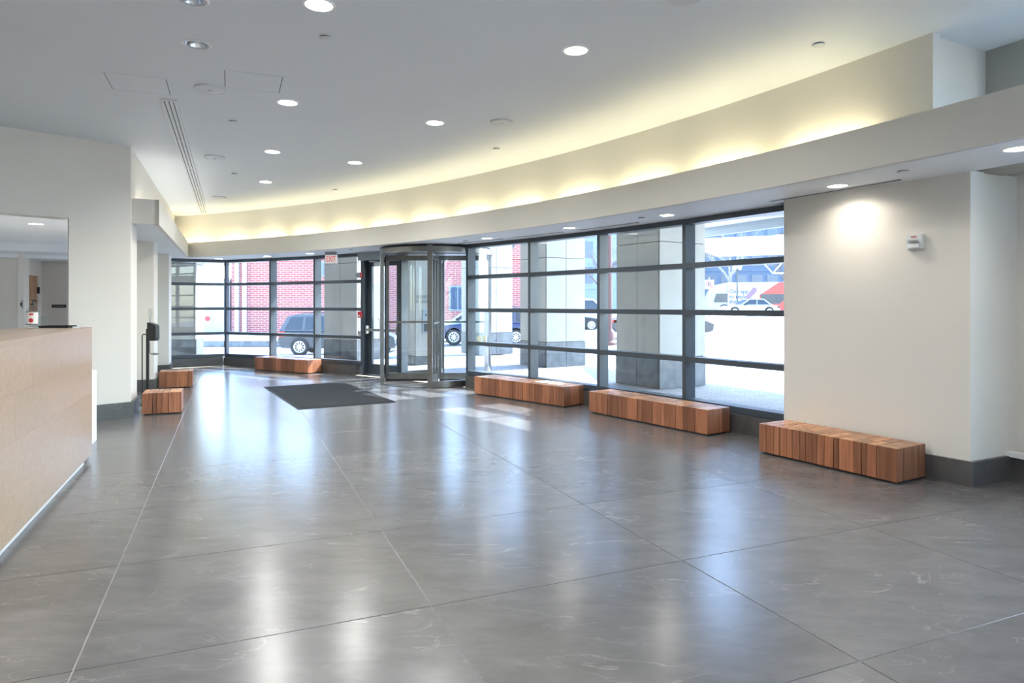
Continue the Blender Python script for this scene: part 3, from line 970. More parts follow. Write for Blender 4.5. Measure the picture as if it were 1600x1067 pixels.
d_ = PD
al = thing('fire_alarm', 'white fire alarm strobe on the white pier', 'alarm', (3.20, 5.27, 1.845))
ao = along(P_R, PD, 0.385)
n_ = (-PN[0], -PN[1])
def pier_box(mb, l0, l1, d0, d1, z0, z1):
    return mb.obox(ao, PD, l0, l1, d0, d1, z0, z1)
mb = pier_box(MB(), -0.058, 0.058, 0.0, 0.035, 1.79, 1.905)
obj('body', mb, M['cover'], al)
mb = MB()
c0 = [(-0.048, 0.035), (0.03, 0.035), (0.03, 0.055), (-0.048, 0.075)]
obj('strobe', pier_box(MB(), -0.04, 0.04, 0.035, 0.062, 1.832, 1.862), M['clear'], al)
obj('strobe_tube', pier_box(MB(), -0.03, 0.03, 0.038, 0.05, 1.842, 1.852), M['chrome'], al)
obj('wedge', pier_box(MB(), -0.035, 0.04, 0.035, 0.05, 1.80, 1.832), M['white'], al)
uxt = Vector((-PD[0], -PD[1], 0))
po = Vector((ao[0] - PN[0] * 0.0355, ao[1] - PN[1] * 0.0355, 1.884))
obj('letters', text_mb('FIRE', 0.026, po, uxt, (0, 0, 1), 0.001), M['red'], al, label='faint red letters FIRE')

p = along(ap(54.02, RF), (-0.588, -0.809), 0.0)
def jam(mb, l0, l1, d0, d1, z0, z1):
    # l measured left of the exit door jamb, d towards the room
    return mb.obox(J0, (-dd[0], -dd[1]), l0, l1, d0, d1, z0, z1)
t = thing('exit_alarm', 'small white horn with red side on the exit door jamb', 'alarm', (J0[0], J0[1], 1.9))
obj('body', jam(MB(), -0.005, 0.09, 0.0, 0.05, 1.86, 1.965), M['cover'], t)
obj('red_side', jam(MB(), -0.03, -0.004, 0.0, 0.048, 1.86, 1.965), M['red'], t, label='red side panel')
hc = along(J0, (-dd[0], -dd[1]), 0.06, (dd[1], -dd[0]), 0.05)
obj('horn', MB().obox(J0, (-dd[0], -dd[1]), 0.035, 0.085, 0.05, 0.075, 1.885, 1.94), M['alu_light'], t)
t = thing('pull_station', 'red fire alarm pull station on the exit door jamb', 'alarm', (J0[0], J0[1], 1.15))
obj('body', jam(MB(), -0.03, 0.07, 0.0, 0.045, 1.10, 1.22), M['red'], t)
obj('handle', jam(MB(), -0.005, 0.045, 0.045, 0.055, 1.125, 1.155), M['white'], t)
obj('cover', jam(MB(), -0.02, 0.06, 0.045, 0.050, 1.165, 1.205), M['red'], t)
t = thing('card_reader', 'small white and black card reader beside the exit door', 'card reader', (J0[0], J0[1], 0.8))
obj('body', jam(MB(), 0.03, 0.065, 0.0, 0.03, 0.745, 0.85), M['cover'], t)
obj('face', jam(MB(), 0.036, 0.058, 0.03, 0.034, 0.785, 0.835), M['black'], t)

# stickers on the first pane right of the revolving door
d, l = unit(n1[3], n1[4])
for i, (lt, lb) in enumerate([(l - 0.20, 'round yellow sticker on the glass, nearer the revolving door'), (l - 0.33, 'round yellow sticker on the glass, second from the revolving door')]):
    c = along(n1[3], d, lt, (d[1], -d[0]), 0.09)
    t = thing('glass_sticker', lb, 'sticker', (c[0], c[1], 0.80), 0, 'round stickers on the glass')
    uxv, uyv = Vector((-d[0], -d[1], 0)), Vector((0, 0, 1))
    ci = [(0.05 * math.cos(2 * PI * k / 24), 0.05 * math.sin(2 * PI * k / 24)) for k in range(24)]
    obj('ring', MB().slab((c[0], c[1], 0.80), uxv, uyv, ci, 0.0015), M['sticker'], t)
    obj('centre', MB().slab((c[0] - d[1] * 0.0016, c[1] + d[0] * 0.0016, 0.80), uxv, uyv, [(x * 0.6, y * 0.6) for x, y in ci], 0.001), M['sticker_c'], t)

# ------------------------------------------------------------------ benches of upright timber blocks
def bench(name, label, fl_, fr_, depth, cat, seed, rows=(2, 4), group=None, h=0.27):
    rnd = random.Random(seed)
    ux, L = unit(fl_, fr_)
    rz = math.atan2(ux[1], ux[0])
    t = thing(name, label, cat, (fl_[0], fl_[1], 0), rz, group)
    obj('plinth', MB().box(0.03, L - 0.03, 0.03, depth - 0.03, 0, 0.02), M['black'], t, local=True)
    x = 0.0
    cuts = [0.0]
    while x < L - 0.17:
        x += rnd.choice((0.045, 0.05, 0.06, 0.07, 0.08, 0.10, 0.13, 0.16))
        cuts.append(x)
    cuts[-1] = min(cuts[-1], L - 0.05)
    cuts.append(L)
    for x0, x1 in zip(cuts[:-1], cuts[1:]):
        n = rnd.randint(*rows)
        ys = sorted(rnd.uniform(0.18, 0.82) for _ in range(n - 1))
        ys = [0.0] + [y for i, y in enumerate(ys) if i == 0 or y - ys[i - 1] > 0.14] + [1.0]
        for y0, y1 in zip(ys[:-1], ys[1:]):
            g, c, zt = 0.0026, 0.003, h - rnd.uniform(0, 0.0015)
            lean = rnd.uniform(-0.004, 0.004)
            X0, X1, Y0, Y1 = x0 + g, x1 - g, y0 * depth + g, y1 * depth - g
            fo = rnd.uniform(0, 0.004)
            if y0 == 0.0:
                Y0 += fo
            mb = MB()
            rings = [((X0 + lean, X1 + lean, Y0, Y1), 0.018), ((X0, X1, Y0, Y1), zt - c), ((X0 + c, X1 - c, Y0 + c, Y1 - c), zt)]
            if x0 == 0.0 or x1 == L:
                rings[0] = ((X0, X1, Y0, Y1), 0.018)
            for (a0, a1, b0, b1), z in rings:
                mb.v += [(a0, b0, z), (a1, b0, z), (a1, b1, z), (a0, b1, z)]
            mb.f = [(3, 2, 1, 0)]
            for r_ in range(2):
                for k in range(4):
                    k2 = (k + 1) % 4
                    mb.f.append((r_ * 4 + k, r_ * 4 + k2, r_ * 4 + 4 + k2, r_ * 4 + 4 + k))
            mb.f.append((8, 9, 10, 11))
            mb.mi = [0] * (len(mb.f) - 1) + [1]
            mb.mi[0] = 0
            blk = obj('timber_block', mb, [M['block'], M['endgrain']], t, local=True)
            if rnd.random() < 0.55 and (X1 - X0) > 0.05:
                cx_, cy_ = rnd.uniform(X0 + 0.015, X1 - 0.015), (Y0 + Y1) / 2
                l_ = min(0.03, (Y1 - Y0) / 2 - 0.01)
                if l_ > 0.008:
                    w_ = rnd.uniform(-0.012, 0.012)
                    obj('crack', MB().tube([(cx_, cy_ - l_, zt), (cx_ + w_, cy_, zt + 0.0003), (cx_ + w_ * 0.3, cy_ + l_, zt)], [0.0006, 0.0016, 0.0005], 4), M['crack'], blk, local=True)
    return t
GB = 'timber block benches along the windows'
bench('bench', 'long timber block bench beside the revolving door in the sun', (-0.57, 10.03), (0.68, 8.71), 0.41, 'bench', 11, group=GB)
bench('bench', 'long timber block bench under the middle windows, between two other benches', (0.96, 8.33), (2.00, 6.82), 0.37, 'bench', 12, group=GB)
bench('bench', 'timber block bench in front of the white pier, nearest the camera', (2.25, 6.07), (2.88, 4.98), 0.39, 'bench', 13, group=GB)
bench('bench', 'far timber block bench under the windows left of the exit door', (-5.33, 13.76), (-3.97, 12.94), 0.35, 'bench', 14, group=GB)
def bfr(p, w):
    return (p[0] + B[0] * w, p[1] + B[1] * w)
GS = 'timber block stools on the left'
pp = (-4.50, 8.09)
bench('block_stool', 'short timber block stool at the near left wall corner', pp, bfr(pp, 0.435), 0.42, 'stool', 15, (2, 2), GS)
pp = (-5.66, 10.66)
bench('block_stool', 'short timber block stool farther back, beside the second left pier', pp, bfr(pp, 0.49), 0.42, 'stool', 16, (2, 2), GS)

# ------------------------------------------------------------------ door mat
mt = thing('door_mat', 'large black rectangular entrance mat on the slate floor', 'mat', (-2.8, 10.0, 0))
m0 = [(-4.06, 10.88), (-2.92, 11.56), (-1.60, 9.21), (-2.75, 8.56)]
mb = MB().prism(m0, 0.0005, 0.006)
obj('border', mb, M['rubber'], mt)
cm = (sum(p[0] for p in m0) / 4, sum(p[1] for p in m0) / 4)
mi = [(p[0] + (cm[0] - p[0]) * 0.03, p[1] + (cm[1] - p[1]) * 0.03) for p in m0]
obj('carpet', MB().prism(mi, 0.004, 0.010), M['mat'], mt)

# ------------------------------------------------------------------ reception counter
D0 = (-3.66, 5.80)
DA = (-A[0], -A[1])                      # towards the camera; behind the counter is on the right (negative normal)
DLEN, DZ = 3.3, 1.155
ct = thing('reception_counter', 'pale oak reception counter at the left edge', 'counter', (D0[0], D0[1], 0))
rows = 4
zz = [0.055 + (DZ - 0.035 - 0.055) * i / rows for i in range(rows + 1)]
for i in range(rows):
    js = [0.0, 0.55 + 0.5 * ((i * 7) % 3), 1.9 + 0.35 * ((i * 5) % 3), DLEN]
    for j0, j1 in zip(js[:-1], js[1:]):
        obj('veneer_board', MB().obox(D0, DA, j0 + 0.0004, j1 - 0.0004, -0.03, 0.0, zz[i] + 0.0003, zz[i + 1] - 0.0003), M['oak'], ct)
be = along(D0, A, 0.42, B, -0.55)
bs = along(D0, DA, DLEN, B, -0.55)
fs = along(D0, DA, DLEN)
obj('countertop', MB().prism([D0, be, bs, fs], DZ - 0.035, DZ), M['oak'], ct)
i0, i1 = along(D0, DA, 0.02, B, -0.032), along(D0, DA, DLEN, B, -0.032)
obj('carcass', MB().prism([along(D0, DA, 0.03, B, -0.031), along(be, DA, 0.05, B, 0.03), along(bs, B, 0.03), i1], 0.055, DZ - 0.035), M['oak'], ct)
obj('toe_kick', MB().obox(D0, DA, 0.18, DLEN, -0.5, -0.03, 0.0, 0.055), M['white'], ct, label='white recessed toe kick')
wd = thing('white_desk', 'low white desk behind the oak reception counter', 'desk', (-4.15, 6.65, 0))
w0 = (-4.15, 6.65)
wz = along(w0, B, -0.02)
obj('end_panel', MB().obox(w0, DA, 0.0, 0.03, -0.62, 0.0, 0, 0.70), M['white'], wd)
obj('front_panel', MB().obox(w0, DA, 0.031, 0.42, -0.03, 0.0, 0.0, 0.67), M['white'], wd)
obj('desktop', MB().obox(w0, DA, 0.031, 0.42, -0.62, -0.0, 0.671, 0.70), M['white'], wd)

# hand sanitizer pump bottle
bx, by = -3.885, 5.40
bt = thing('sanitizer_bottle', 'clear pump bottle of hand sanitizer with red and white label on the counter', 'bottle', (bx, by, DZ))
obj('body', MB().lathe([(0.040, 0.0), (0.046, 0.006), (0.047, 0.03), (0.046, 0.14), (0.043, 0.155), (0.022, 0.178), (0.016, 0.185), (0.016, 0.192)], 24, (bx, by, DZ)), M['gel'], bt, smooth=True)
lbm = MB().arc(bx, by, 0.0472, 0.0478, 195, 345, DZ + 0.03, DZ + 0.14, 18)
lab = obj('label', lbm, M['label'], bt, smooth=True)
mk = MB()
mk.arc(bx, by, 0.0478, 0.0482, 195, 345, DZ + 0.033, DZ + 0.041, 18)
mk.arc(bx, by, 0.0478, 0.0482, 195, 345, DZ + 0.134, DZ + 0.139, 18)
obj('label_band', mk, M['black'], lab)
def on_bottle(ang, z, pts, mat, nm):
    mb = MB()
    v = []
    for x, y in pts:
        a = math.radians(ang) + x / 0.0485
        v.append((bx + 0.0485 * math.cos(a), by + 0.0485 * math.sin(a), DZ + z + y))
    cpt = (bx + 0.0487 * math.cos(math.radians(ang)), by + 0.0487 * math.sin(math.radians(ang)), DZ + z)
    mb.v = v + [cpt]
    n = len(v)
    mb.f = [(k, (k + 1) % n, n) for k in range(n)]
    mb.mi = [0] * n
    obj(nm, mb, mat, lab)
el = lambda a, b: [(a * math.cos(2 * PI * k / 20), b * math.sin(2 * PI * k / 20)) for k in range(20)]
on_bottle(288, 0.069, el(0.017, 0.017), M['red'], 'red_disc')
on_bottle(288, 0.118, el(0.019, 0.008), M['red'], 'red_oval')
obj('pump', MB().lathe([(0.018, 0.19), (0.018, 0.205), (0.010, 0.208), (0.006, 0.21), (0.006, 0.222), (0.012, 0.223), (0.012, 0.231), (0.004, 0.233)], 16, (bx, by, DZ))
    .bar((bx, by, DZ + 0.228), (bx + 0.042, by - 0.01, DZ + 0.226), 0.009, 0.006), M['black'], bt)
tr = thing('counter_tray', 'flat black tray with a chrome end on the counter', 'tray', (-3.80, 5.60, DZ))
obj('tray_base', MB().box(-3.945, -3.70, 5.545, 5.66, DZ, DZ + 0.004), M['black'], tr)
tw = MB().box(-3.945, -3.70, 5.545, 5.551, DZ + 0.004, DZ + 0.02).box(-3.945, -3.70, 5.654, 5.66, DZ + 0.004, DZ + 0.02).box(-3.945, -3.939, 5.551, 5.654, DZ + 0.004, DZ + 0.02)
obj('tray_rim', tw, M['black'], tr)
obj('chrome_end', MB().box(-3.70, -3.665, 5.55, 5.655, DZ, DZ + 0.012), M['steel'], tr, label='chrome end')
sc_ = thing('clear_screen', 'low clear acrylic screen with a rounded corner behind the bottle', 'screen', (-4.09, 5.80, DZ))
so = along(D0, DA, -0.10, B, -0.50)
pts = [(-0.5, 0.0), (0.0, 0.0)]
for k in range(7):
    a = PI / 2 * k / 6
    pts.append((-0.04 + 0.04 * math.cos(a), 0.07 + 0.04 * math.sin(a)))
pts.append((-0.5, 0.11))
so = (-3.99, 5.80)
pts = [(x * 0.42, z * 0.84) for x, z in pts]
obj('sheet', MB().slab((so[0], so[1], DZ), (1, 0, 0), (0, 0, 1), pts, 0.005), M['glass'], sc_)
obj('foot', MB().box(so[0] - 0.17, so[0] - 0.14, so[1] - 0.03, so[1] + 0.03, DZ, DZ + 0.01), M['glass'], sc_)

# ------------------------------------------------------------------ hand sanitizer stand behind the near stool
hx, hy = -4.97, 9.08
hs = thing('sanitizer_stand', 'black hand sanitizer stand with automatic dispenser behind the near stool', 'dispenser stand', (hx, hy, 0))
obj('base', MB().obox((hx, hy), B, -0.14, 0.14, -0.15, 0.15, 0, 0.012), M['black'], hs)
obj('pole', MB().box(hx - 0.017, hx + 0.017, hy - 0.012, hy + 0.012, 0.01, 1.02), M['black'], hs)
dsp = MB()
prof = [(0.0, 0.86), (0.10, 0.86), (0.118, 0.89), (0.115, 1.06), (0.085, 1.085), (0.0, 1.11)]
dsp.slab((hx + 0.018, hy + 0.05, 0), (1, 0, 0), (0, 0, 1), prof, 0.10)
obj('dispenser', dsp, M['black'], hs)
obj('dispenser_window', MB().box(hx + 0.119, hx + 0.128, hy - 0.04, hy + 0.04, 0.90, 1.05), M['alu_light'], hs)
obj('sign_card', MB().obox((hx + 0.03, hy), B, -0.018, 0.03, -0.004, 0.004, 1.16, 1.30), M['clear'], hs)
obj('sign_stem', MB().box(hx + 0.026, hx + 0.038, hy - 0.004, hy + 0.004, 1.09, 1.17), M['alu_light'], hs)
obj('drip_tray', MB().lathe([(0.03, 0.0), (0.062, 0.008), (0.068, 0.022), (0.064, 0.024), (0.05, 0.012)], 20, (hx + 0.085, hy, 0.665)), M['chrome'], hs, smooth=True)
obj('tray_arm', MB().bar((hx + 0.02, hy, 0.85), (hx + 0.025, hy, 0.67), 0.022, 0.006), M['steel'], hs)
obj('rear_rail', MB().tube([(hx - 0.075, hy, 0.01), (hx - 0.075, hy, 0.93), (hx - 0.06, hy, 0.945), (hx - 0.015, hy, 0.945)], 0.008, 8), M['black'], hs)

# ------------------------------------------------------------------ back office seen through the left opening
BZ = 2.66
mb = MB().prism([along(C1, LW, 0.2, (-0.724, 0.69), 0.2), along(C1, A, 8.6, B, -0.52), (-9.0, 17.5), (-16, 17.5), (-16, 2.0), along(C1, LW, 6.3, (-0.724, 0.69), 0.2)], -0.1, 0.0)
struct('floor_office', mb, M['carpet'], 'carpeted floor of the back office', 'floor')
mb = MB().prism([along(C1, LW, 0.2, (-0.724, 0.69), 0.245), along(C1, A, 8.6, B, -0.52), (-9.0, 17.5), (-16, 17.5), (-16, 2.0), along(C1, LW, 6.3, (-0.724, 0.69), 0.245)], BZ, BZ + 0.1)
struct('ceiling_office', mb, M['ceil'], 'white ceiling of the back office', 'ceiling')
struct('wall_office_far', MB().box(-11.66, -8.0, 16.5, 16.65, 0, BZ), M['grey_wall'], 'grey far wall of the back office', 'wall')
mb = MB()
wa, wb = (-11.66, 16.5), (-11.14, 15.2)
wu, wl = unit(wb, wa)
mb.obox(wb, wu, 0.0, wl, 0.0, 0.12, 2.06, BZ)
mb.obox(wb, wu, 0.0, 0.16, 0.0, 0.12, 0.0, 2.06)
mb.obox(wb, wu, 1.16, wl, 0.0, 0.12, 0.0, 2.06)
struct('wall_office_side', mb, M['paint'], 'white side wall around the wooden door', 'wall')
mb = MB().box(-16, -11.14, 15.2, 15.35, 0, BZ).box(-16.15, -16, 2.0, 15.3, 0, BZ).box(-12.7, -12.3, 14.2, 15.25, 0, BZ)
struct('wall_office_left', mb, M['paint'], 'white walls on the left of the back office', 'wall')
mb = MB().box(-16.1, -9.1, 1.85, 2.0, 0, BZ)
struct('wall_office_near', mb, M['paint'], 'near wall of the back office', 'wall')
mb = MB().obox((-14.5, 11.3), (0.81, 0.586), 0, 9.0, 0.0, 2.2, BZ - 0.16, BZ + 0.02)
mb.obox((-14.8, 12.6), (0.81, 0.586), 0, 9.0, 0.0, 1.6, BZ - 0.24, BZ - 0.15)
struct('trim_3', mb, M['ceil'], 'stepped bulkhead below the back office ceiling', 'trim')
dw = sroot('door_2', 'wooden door in the back office', 'door')
obj('door_leaf', MB().obox(wb, wu, 0.17, 1.15, 0.03, 0.075, 0.0, 2.05), M['door_wood'], dw)
obj('hinge', MB().obox(wb, wu, 1.13, 1.17, -0.02, 0.03, 1.62, 1.78), M['black'], dw)
t = thing('office_plaque', 'dark narrow plaque on the grey office wall', 'plaque', (-11.05, 16.49, 1.3))
obj('plate', MB().box(-11.40, -11.05, 16.485, 16.499, 1.278, 1.352), M['black'], t)
obj('strip', MB().box(-11.37, -11.08, 16.481, 16.486, 1.307, 1.323), M['alu_light'], t)
t = thing('wall_switch', 'small dark wall switch beside the wooden door', 'switch', (-11.1, 15.19, 1.35))
obj('plate', MB().box(-11.24, -11.16, 15.18, 15.199, 1.27, 1.45), M['alu_light'], t)
obj('rocker', MB().box(-11.22, -11.18, 15.172, 15.181, 1.32, 1.40), M['black'], t)
downlight(-7.72, 10.8, BZ, 1, 'lit downlight in the back office ceiling', 52, 'office downlights', 0.12)
downlight(-13.6, 12.6, BZ, 1, 'added unseen downlight on the far side of the back office', 34, 'office downlights')  # this lamp and the next two are unseen, added to brighten the office
downlight(-12.8, 9.0, BZ, 1, 'added unseen downlight on the left side of the back office', 50, 'office downlights')
downlight(-8.2, 7.0, BZ, 1, 'added unseen downlight just behind the reception wall', 30, 'office downlights')

# ------------------------------------------------------------------ outside: ground, arcade, columns, canopy
def gz(x, y):
    D = math.hypot(x + 3, y - 7)
    t = min(1, max(0, (D - 10.5) / 8.5))
    t = t * t * (3 - 2 * t)
    zo = max(-0.75, min(0.45, -0.6 + 0.0425 * (x + 5)))
    return t * zo - 0.012
rs = [R + 1.02, R + 1.3, R + 2, R + 3, R + 4.5, R + 6, R + 8, R + 10, R + 13, R + 16, R + 20, R + 26, R + 34, R + 45, R + 65, R + 100, R + 150]
def ground_mb(r0, r1):
    mb = MB()
    an = [(-14 + 2.5 * i) for i in range(52)]
    rr = [r for r in rs if r0 <= r <= r1]
    for r in rr:
        for a in an:
            p = ap(a, r)
            mb.v.append((p[0], p[1], gz(*p)))
    n = len(an)
    for i in range(len(rr) - 1):
        for k in range(n - 1):
            mb.f.append((i * n + k, i * n + k + 1, (i + 1) * n + k + 1, (i + 1) * n + k))
            mb.mi.append(0)
    return mb
struct('pavement', ground_mb(R + 1.02, R + 8), M['paver'], 'paved forecourt outside the windows', 'pavement', smooth=True)
struct('road', ground_mb(R + 8, R + 150), M['asphalt'], 'sunlit street beyond the forecourt', 'road', smooth=True)
mb = MB().prism([(-34, 33.5), (3.5, 33.5), (3.5, 46), (-34, 46)], -0.75, -0.48)
fs_ = struct('sidewalk', mb, M['concrete'], 'pale far sidewalk before the brick building', 'pavement')
obj('kerb', MB().box(-34, 3.5, 33.2, 33.5, -0.75, -0.46), M['granite'], fs_)
# arcade: the upper building overhangs the forecourt on stone columns
mb = MB().arc(CX, CY, R + 1.0, R + 4.05, -6, 74, 4.5, 9.0, 60)
struct('arcade_ceiling', mb, M['lime'], 'overhanging upper storeys above the forecourt', 'ceiling')
TH = math.radians(32)
LF = (-math.sin(TH), math.cos(TH))          # left face of a column runs this way
RT = (math.cos(TH), math.sin(TH))
def stone_column(corner, w, label, base_h=0.5, joints=(2.37,), top=4.5, dirs=(RT, LF), w2=None, group='limestone columns outside'):
    w2 = w2 or w
    z0 = gz(*corner)
    ux, uy = dirs
    t = thing('stone_column', label, 'column', (corner[0], corner[1], z0), 0, group)
    o2 = corner
    obj('core', MB().obox(o2, ux, 0.02, w - 0.02, 0.02, w2 - 0.02, z0, top + 0.01), M['dark'], t)
    zs = [z0 + base_h] + list(joints) + [top]
    g = 0.006
    hw, h2 = w / 2, w2 / 2
    for zi, (a_, b_) in enumerate([(z0, z0 + base_h)] + list(zip(zs[:-1], zs[1:]))):
        m = M['granite'] if zi == 0 else M['lime']
        nm = 'granite_panel' if zi == 0 else 'stone_panel'
        e = -0.01 if zi == 0 else 0.0
        for l0, l1 in ((0.0 + e, hw), (hw, w - e)):
            obj(nm, MB().obox(o2, ux, l0 + g, l1 - g, e, 0.03, a_ + g, b_ - g), m, t)
            obj(nm, MB().obox(o2, ux, l0 + g, l1 - g, w2 - 0.03, w2 - e, a_ + g, b_ - g), m, t)
        for l0, l1 in ((0.03, h2), (h2, w2 - 0.03)):
            obj(nm, MB().obox(o2, ux, e, 0.03, l0 + g, l1 - g, a_ + g, b_ - g), m, t)
            obj(nm, MB().obox(o2, ux, w - 0.03, w - e, l0 + g, l1 - g, a_ + g, b_ - g), m, t)
    return t
stone_column((2.37, 10.68), 1.05, 'nearest limestone column with dark granite foot, behind the middle bench')
stone_column((0.744, 14.33), 1.05, 'limestone column seen behind the bench by the revolving door', 0.55)
stone_column((-0.88, 17.98), 1.05, 'limestone column just right of the revolving door, farther out', 0.6)
stone_column((4.00, 7.03), 1.05, 'limestone column hidden behind the white pier')
stone_column((-4.72, 16.72), 1.12, 'limestone pier filling the window left of the exit door', 0.5, dirs=((0.86, -0.51), (0.51, 0.86)))
stone_column((-8.95, 16.2), 1.15, 'limestone pier in the shade outside the far left window', 0.5, dirs=((0.96, 0.28), (-0.28, 0.96)))
ep = stone_column((-2.16, 14.90), 0.64, 'slim limestone entrance pier with intercom behind the revolving door', 0.2, w2=0.5)
ic = thing('intercom', 'steel intercom panel on the slim entrance pier', 'intercom', (-2.02, 14.93, 0.8))
io = along((-2.16, 14.90), RT, 0.16)
obj('back_plate', MB().obox(io, RT, 0.0, 0.17, -0.02, 0.005, 0.70, 1.24), M['alu_light'], ic)
obj('speaker_panel', MB().obox(io, RT, 0.04, 0.13, -0.028, -0.02, 0.75, 0.92), M['green_post'], ic)
obj('camera_eye', MB().obox(io, RT, 0.07, 0.10, -0.03, -0.02, 1.10, 1.14), M['black'], ic)
lt = MB()
rr_ = random.Random(3)
for row, zr in ((0, 1.50), (1, 1.385)):
    x = 0.02
    while x < 0.5:
        wl_ = rr_.choice((0.03, 0.036, 0.042))
        lt.obox((-2.16, 14.90), RT, x, x + 0.007, -0.008, 0.0, zr, zr + 0.07)
        if rr_.random() < 0.6:
            lt.obox((-2.16, 14.90), RT, x + wl_ - 0.009, x + wl_ - 0.002, -0.008, 0.0, zr, zr + 0.07)
        zq = zr + rr_.choice((0.0, 0.03, 0.063))
        lt.obox((-2.16, 14.90), RT, x, x + wl_ - 0.004, -0.008, 0.0, zq, zq + 0.007)
        x += wl_ + 0.012
obj('etched_letters', lt, M['etched'], ep, kind='stuff')
# canopy of white slabs and beams over the right forecourt
cnp = thing('glass_canopy', 'white entrance canopy with beams outside the right window', 'canopy', (6, 12, 0))
obj('roof_sheet', MB().prism([(3.25, 7.4), (3.3, 10.4), (4.6, 13.0), (4.55, 16.5), (5.74, 14.1), (8.2, 9.6), (9.0, 8.3), (5.0, 6.2)], 3.20, 3.26), M['sign_white'], cnp)  # side nearest the windows is out of view, shaped to block the sun
obj('edge_beam', MB().bar((4.55, 16.5, 3.10), (5.74, 14.1, 3.10), 0.12, 0.2).bar((5.74, 14.1, 3.10), (8.2, 9.6, 3.10), 0.12, 0.2), M['alu_light'], cnp)
obj('edge_beam', MB().bar((4.65, 13.1, 3.12), (6.6, 12.2, 3.12), 0.10, 0.14), M['sign_white'], cnp)
obj('edge_beam', MB().bar((3.4, 10.4, 3.12), (7.6, 10.2, 3.12), 0.10, 0.14), M['sign_white'], cnp)
obj('post', MB().lathe([(0.07, 0.0), (0.07, 3.2)], 14, (8.0, 9.3, -0.02)), M['alu_light'], cnp)
sc2 = thing('street_canopy', 'white flat street canopy beyond the entrance canopy', 'canopy', (10, 24, gz(10, 24)))
obj('roof_sheet', MB().prism([(7.0, 25.2), (11.5, 23.0), (13.5, 27.0), (9.0, 29.2)], 3.45, 3.85), M['sign_white'], sc2)
obj('post', MB().lathe([(0.1, 0.0), (0.1, 3.9)], 14, (12.0, 25.6, gz(12, 25.6))), M['sign_white'], sc2)

# ------------------------------------------------------------------ outside: buildings
bk = thing('brick_building', 'red brick building across the street', 'building', (-9, 44, -0.5))
obj('wall', MB().box(-18.55, 1.8, 44.0, 52, -0.5, 4.35).box(-18.55, 1.8, 44.0, 52, 4.55, 6.6), M['brick'], bk)
obj('cornice_band', MB().box(-18.6, 1.9, 43.9, 52.1, 4.35, 4.55), M['brick'], bk)
obj('parapet', MB().box(-18.7, 2.0, 43.85, 52.2, 6.6, 6.9), M['concrete'], bk)
for x0 in (-18.25, -17.75):
    obj('downpipe', MB().box(x0, x0 + 0.22, 43.8, 43.99, -0.5, 4.9), M['sign_white'], bk)
for x0, x1, z0, z1 in ((-4.15, -3.0, 0.95, 2.6), (-12.6, -11.2, 3.2, 4.2)):
    f = obj('window', MB().box(x0, x1, 43.88, 44.02, z0, z1), M['office_pale'], bk)
    obj('pane', MB().box(x0 + 0.1, (x0 + x1) / 2 - 0.04, 43.86, 43.9, z0 + 0.1, z1 - 0.1).box((x0 + x1) / 2 + 0.04, x1 - 0.1, 43.86, 43.9, z0 + 0.1, z1 - 0.1), M['office_glass'], f)
gb = thing('garage_building', 'pale rendered garage beside the red brick building', 'building', (-22, 44, -0.5))
obj('wall', MB().box(-28, -18.7, 44.0, 52, -0.5, 2.95), M['sign_white'], gb)
obj('coping', MB().box(-28.1, -18.6, 43.9, 52, 2.95, 3.1), M['concrete'], gb)
obj('wall_lamp', MB().lathe([(0.02, -0.2), (0.17, -0.12), (0.2, 0.0)], 16, (-20.1, 43.98, 0.45), 'y'), M['tail'], gb)
gd = obj('roller_door', MB().box(-20.6, -18.95, 43.93, 44.01, -0.5, 2.6), M['bus_white'], gb)
for i in range(8):
    obj('slat', MB().box(-20.58, -18.97, 43.91, 43.94, -0.45 + i * 0.38, -0.12 + i * 0.38), M['bus_white'], gd)
def office(name, label, x0, x1, y, z1, mat, nx, nz, wz0, group=None):
    t = thing(name, label, 'building', ((x0 + x1) / 2, y, 0), 0, group)
    obj('wall', MB().box(x0, x1, y, y + 14, -1.0, z1), mat, t)
    dx = (x1 - x0) / nx
    dz = (z1 - wz0) / nz
    first = None
    for i in range(nx):
        for k in range(nz):
            lx, lz = x0 + (i + 0.5) * dx - (x0 + x1) / 2, wz0 + (k + 0.5) * dz
            if first is None:
                first = obj('window', MB().box(-dx * 0.36, dx * 0.36, -0.08, 0.05, -dz * 0.32, dz * 0.32), M['office_glass'], t, local=True)
                w = first
            else:
                w = first.copy()
                COL.objects.link(w)
            w.location = (lx, 0.0, lz)
    for k in range(nz + 1):
        obj('floor_band', MB().box(x0 - 0.1, x1 + 0.1, y - 0.12, y, wz0 + k * dz - 0.15, wz0 + k * dz + 0.15), mat, t)
    return t
office('street_office_building', 'dark blue office block beyond the bus', 26, 66, 108, 34, M['office'], 16, 8, 3.0, 'offices beyond the street')
office('street_office_building', 'pale office block seen between two limestone columns', 6, 18, 86, 30, M['office_pale'], 5, 8, 3.5, 'offices beyond the street')

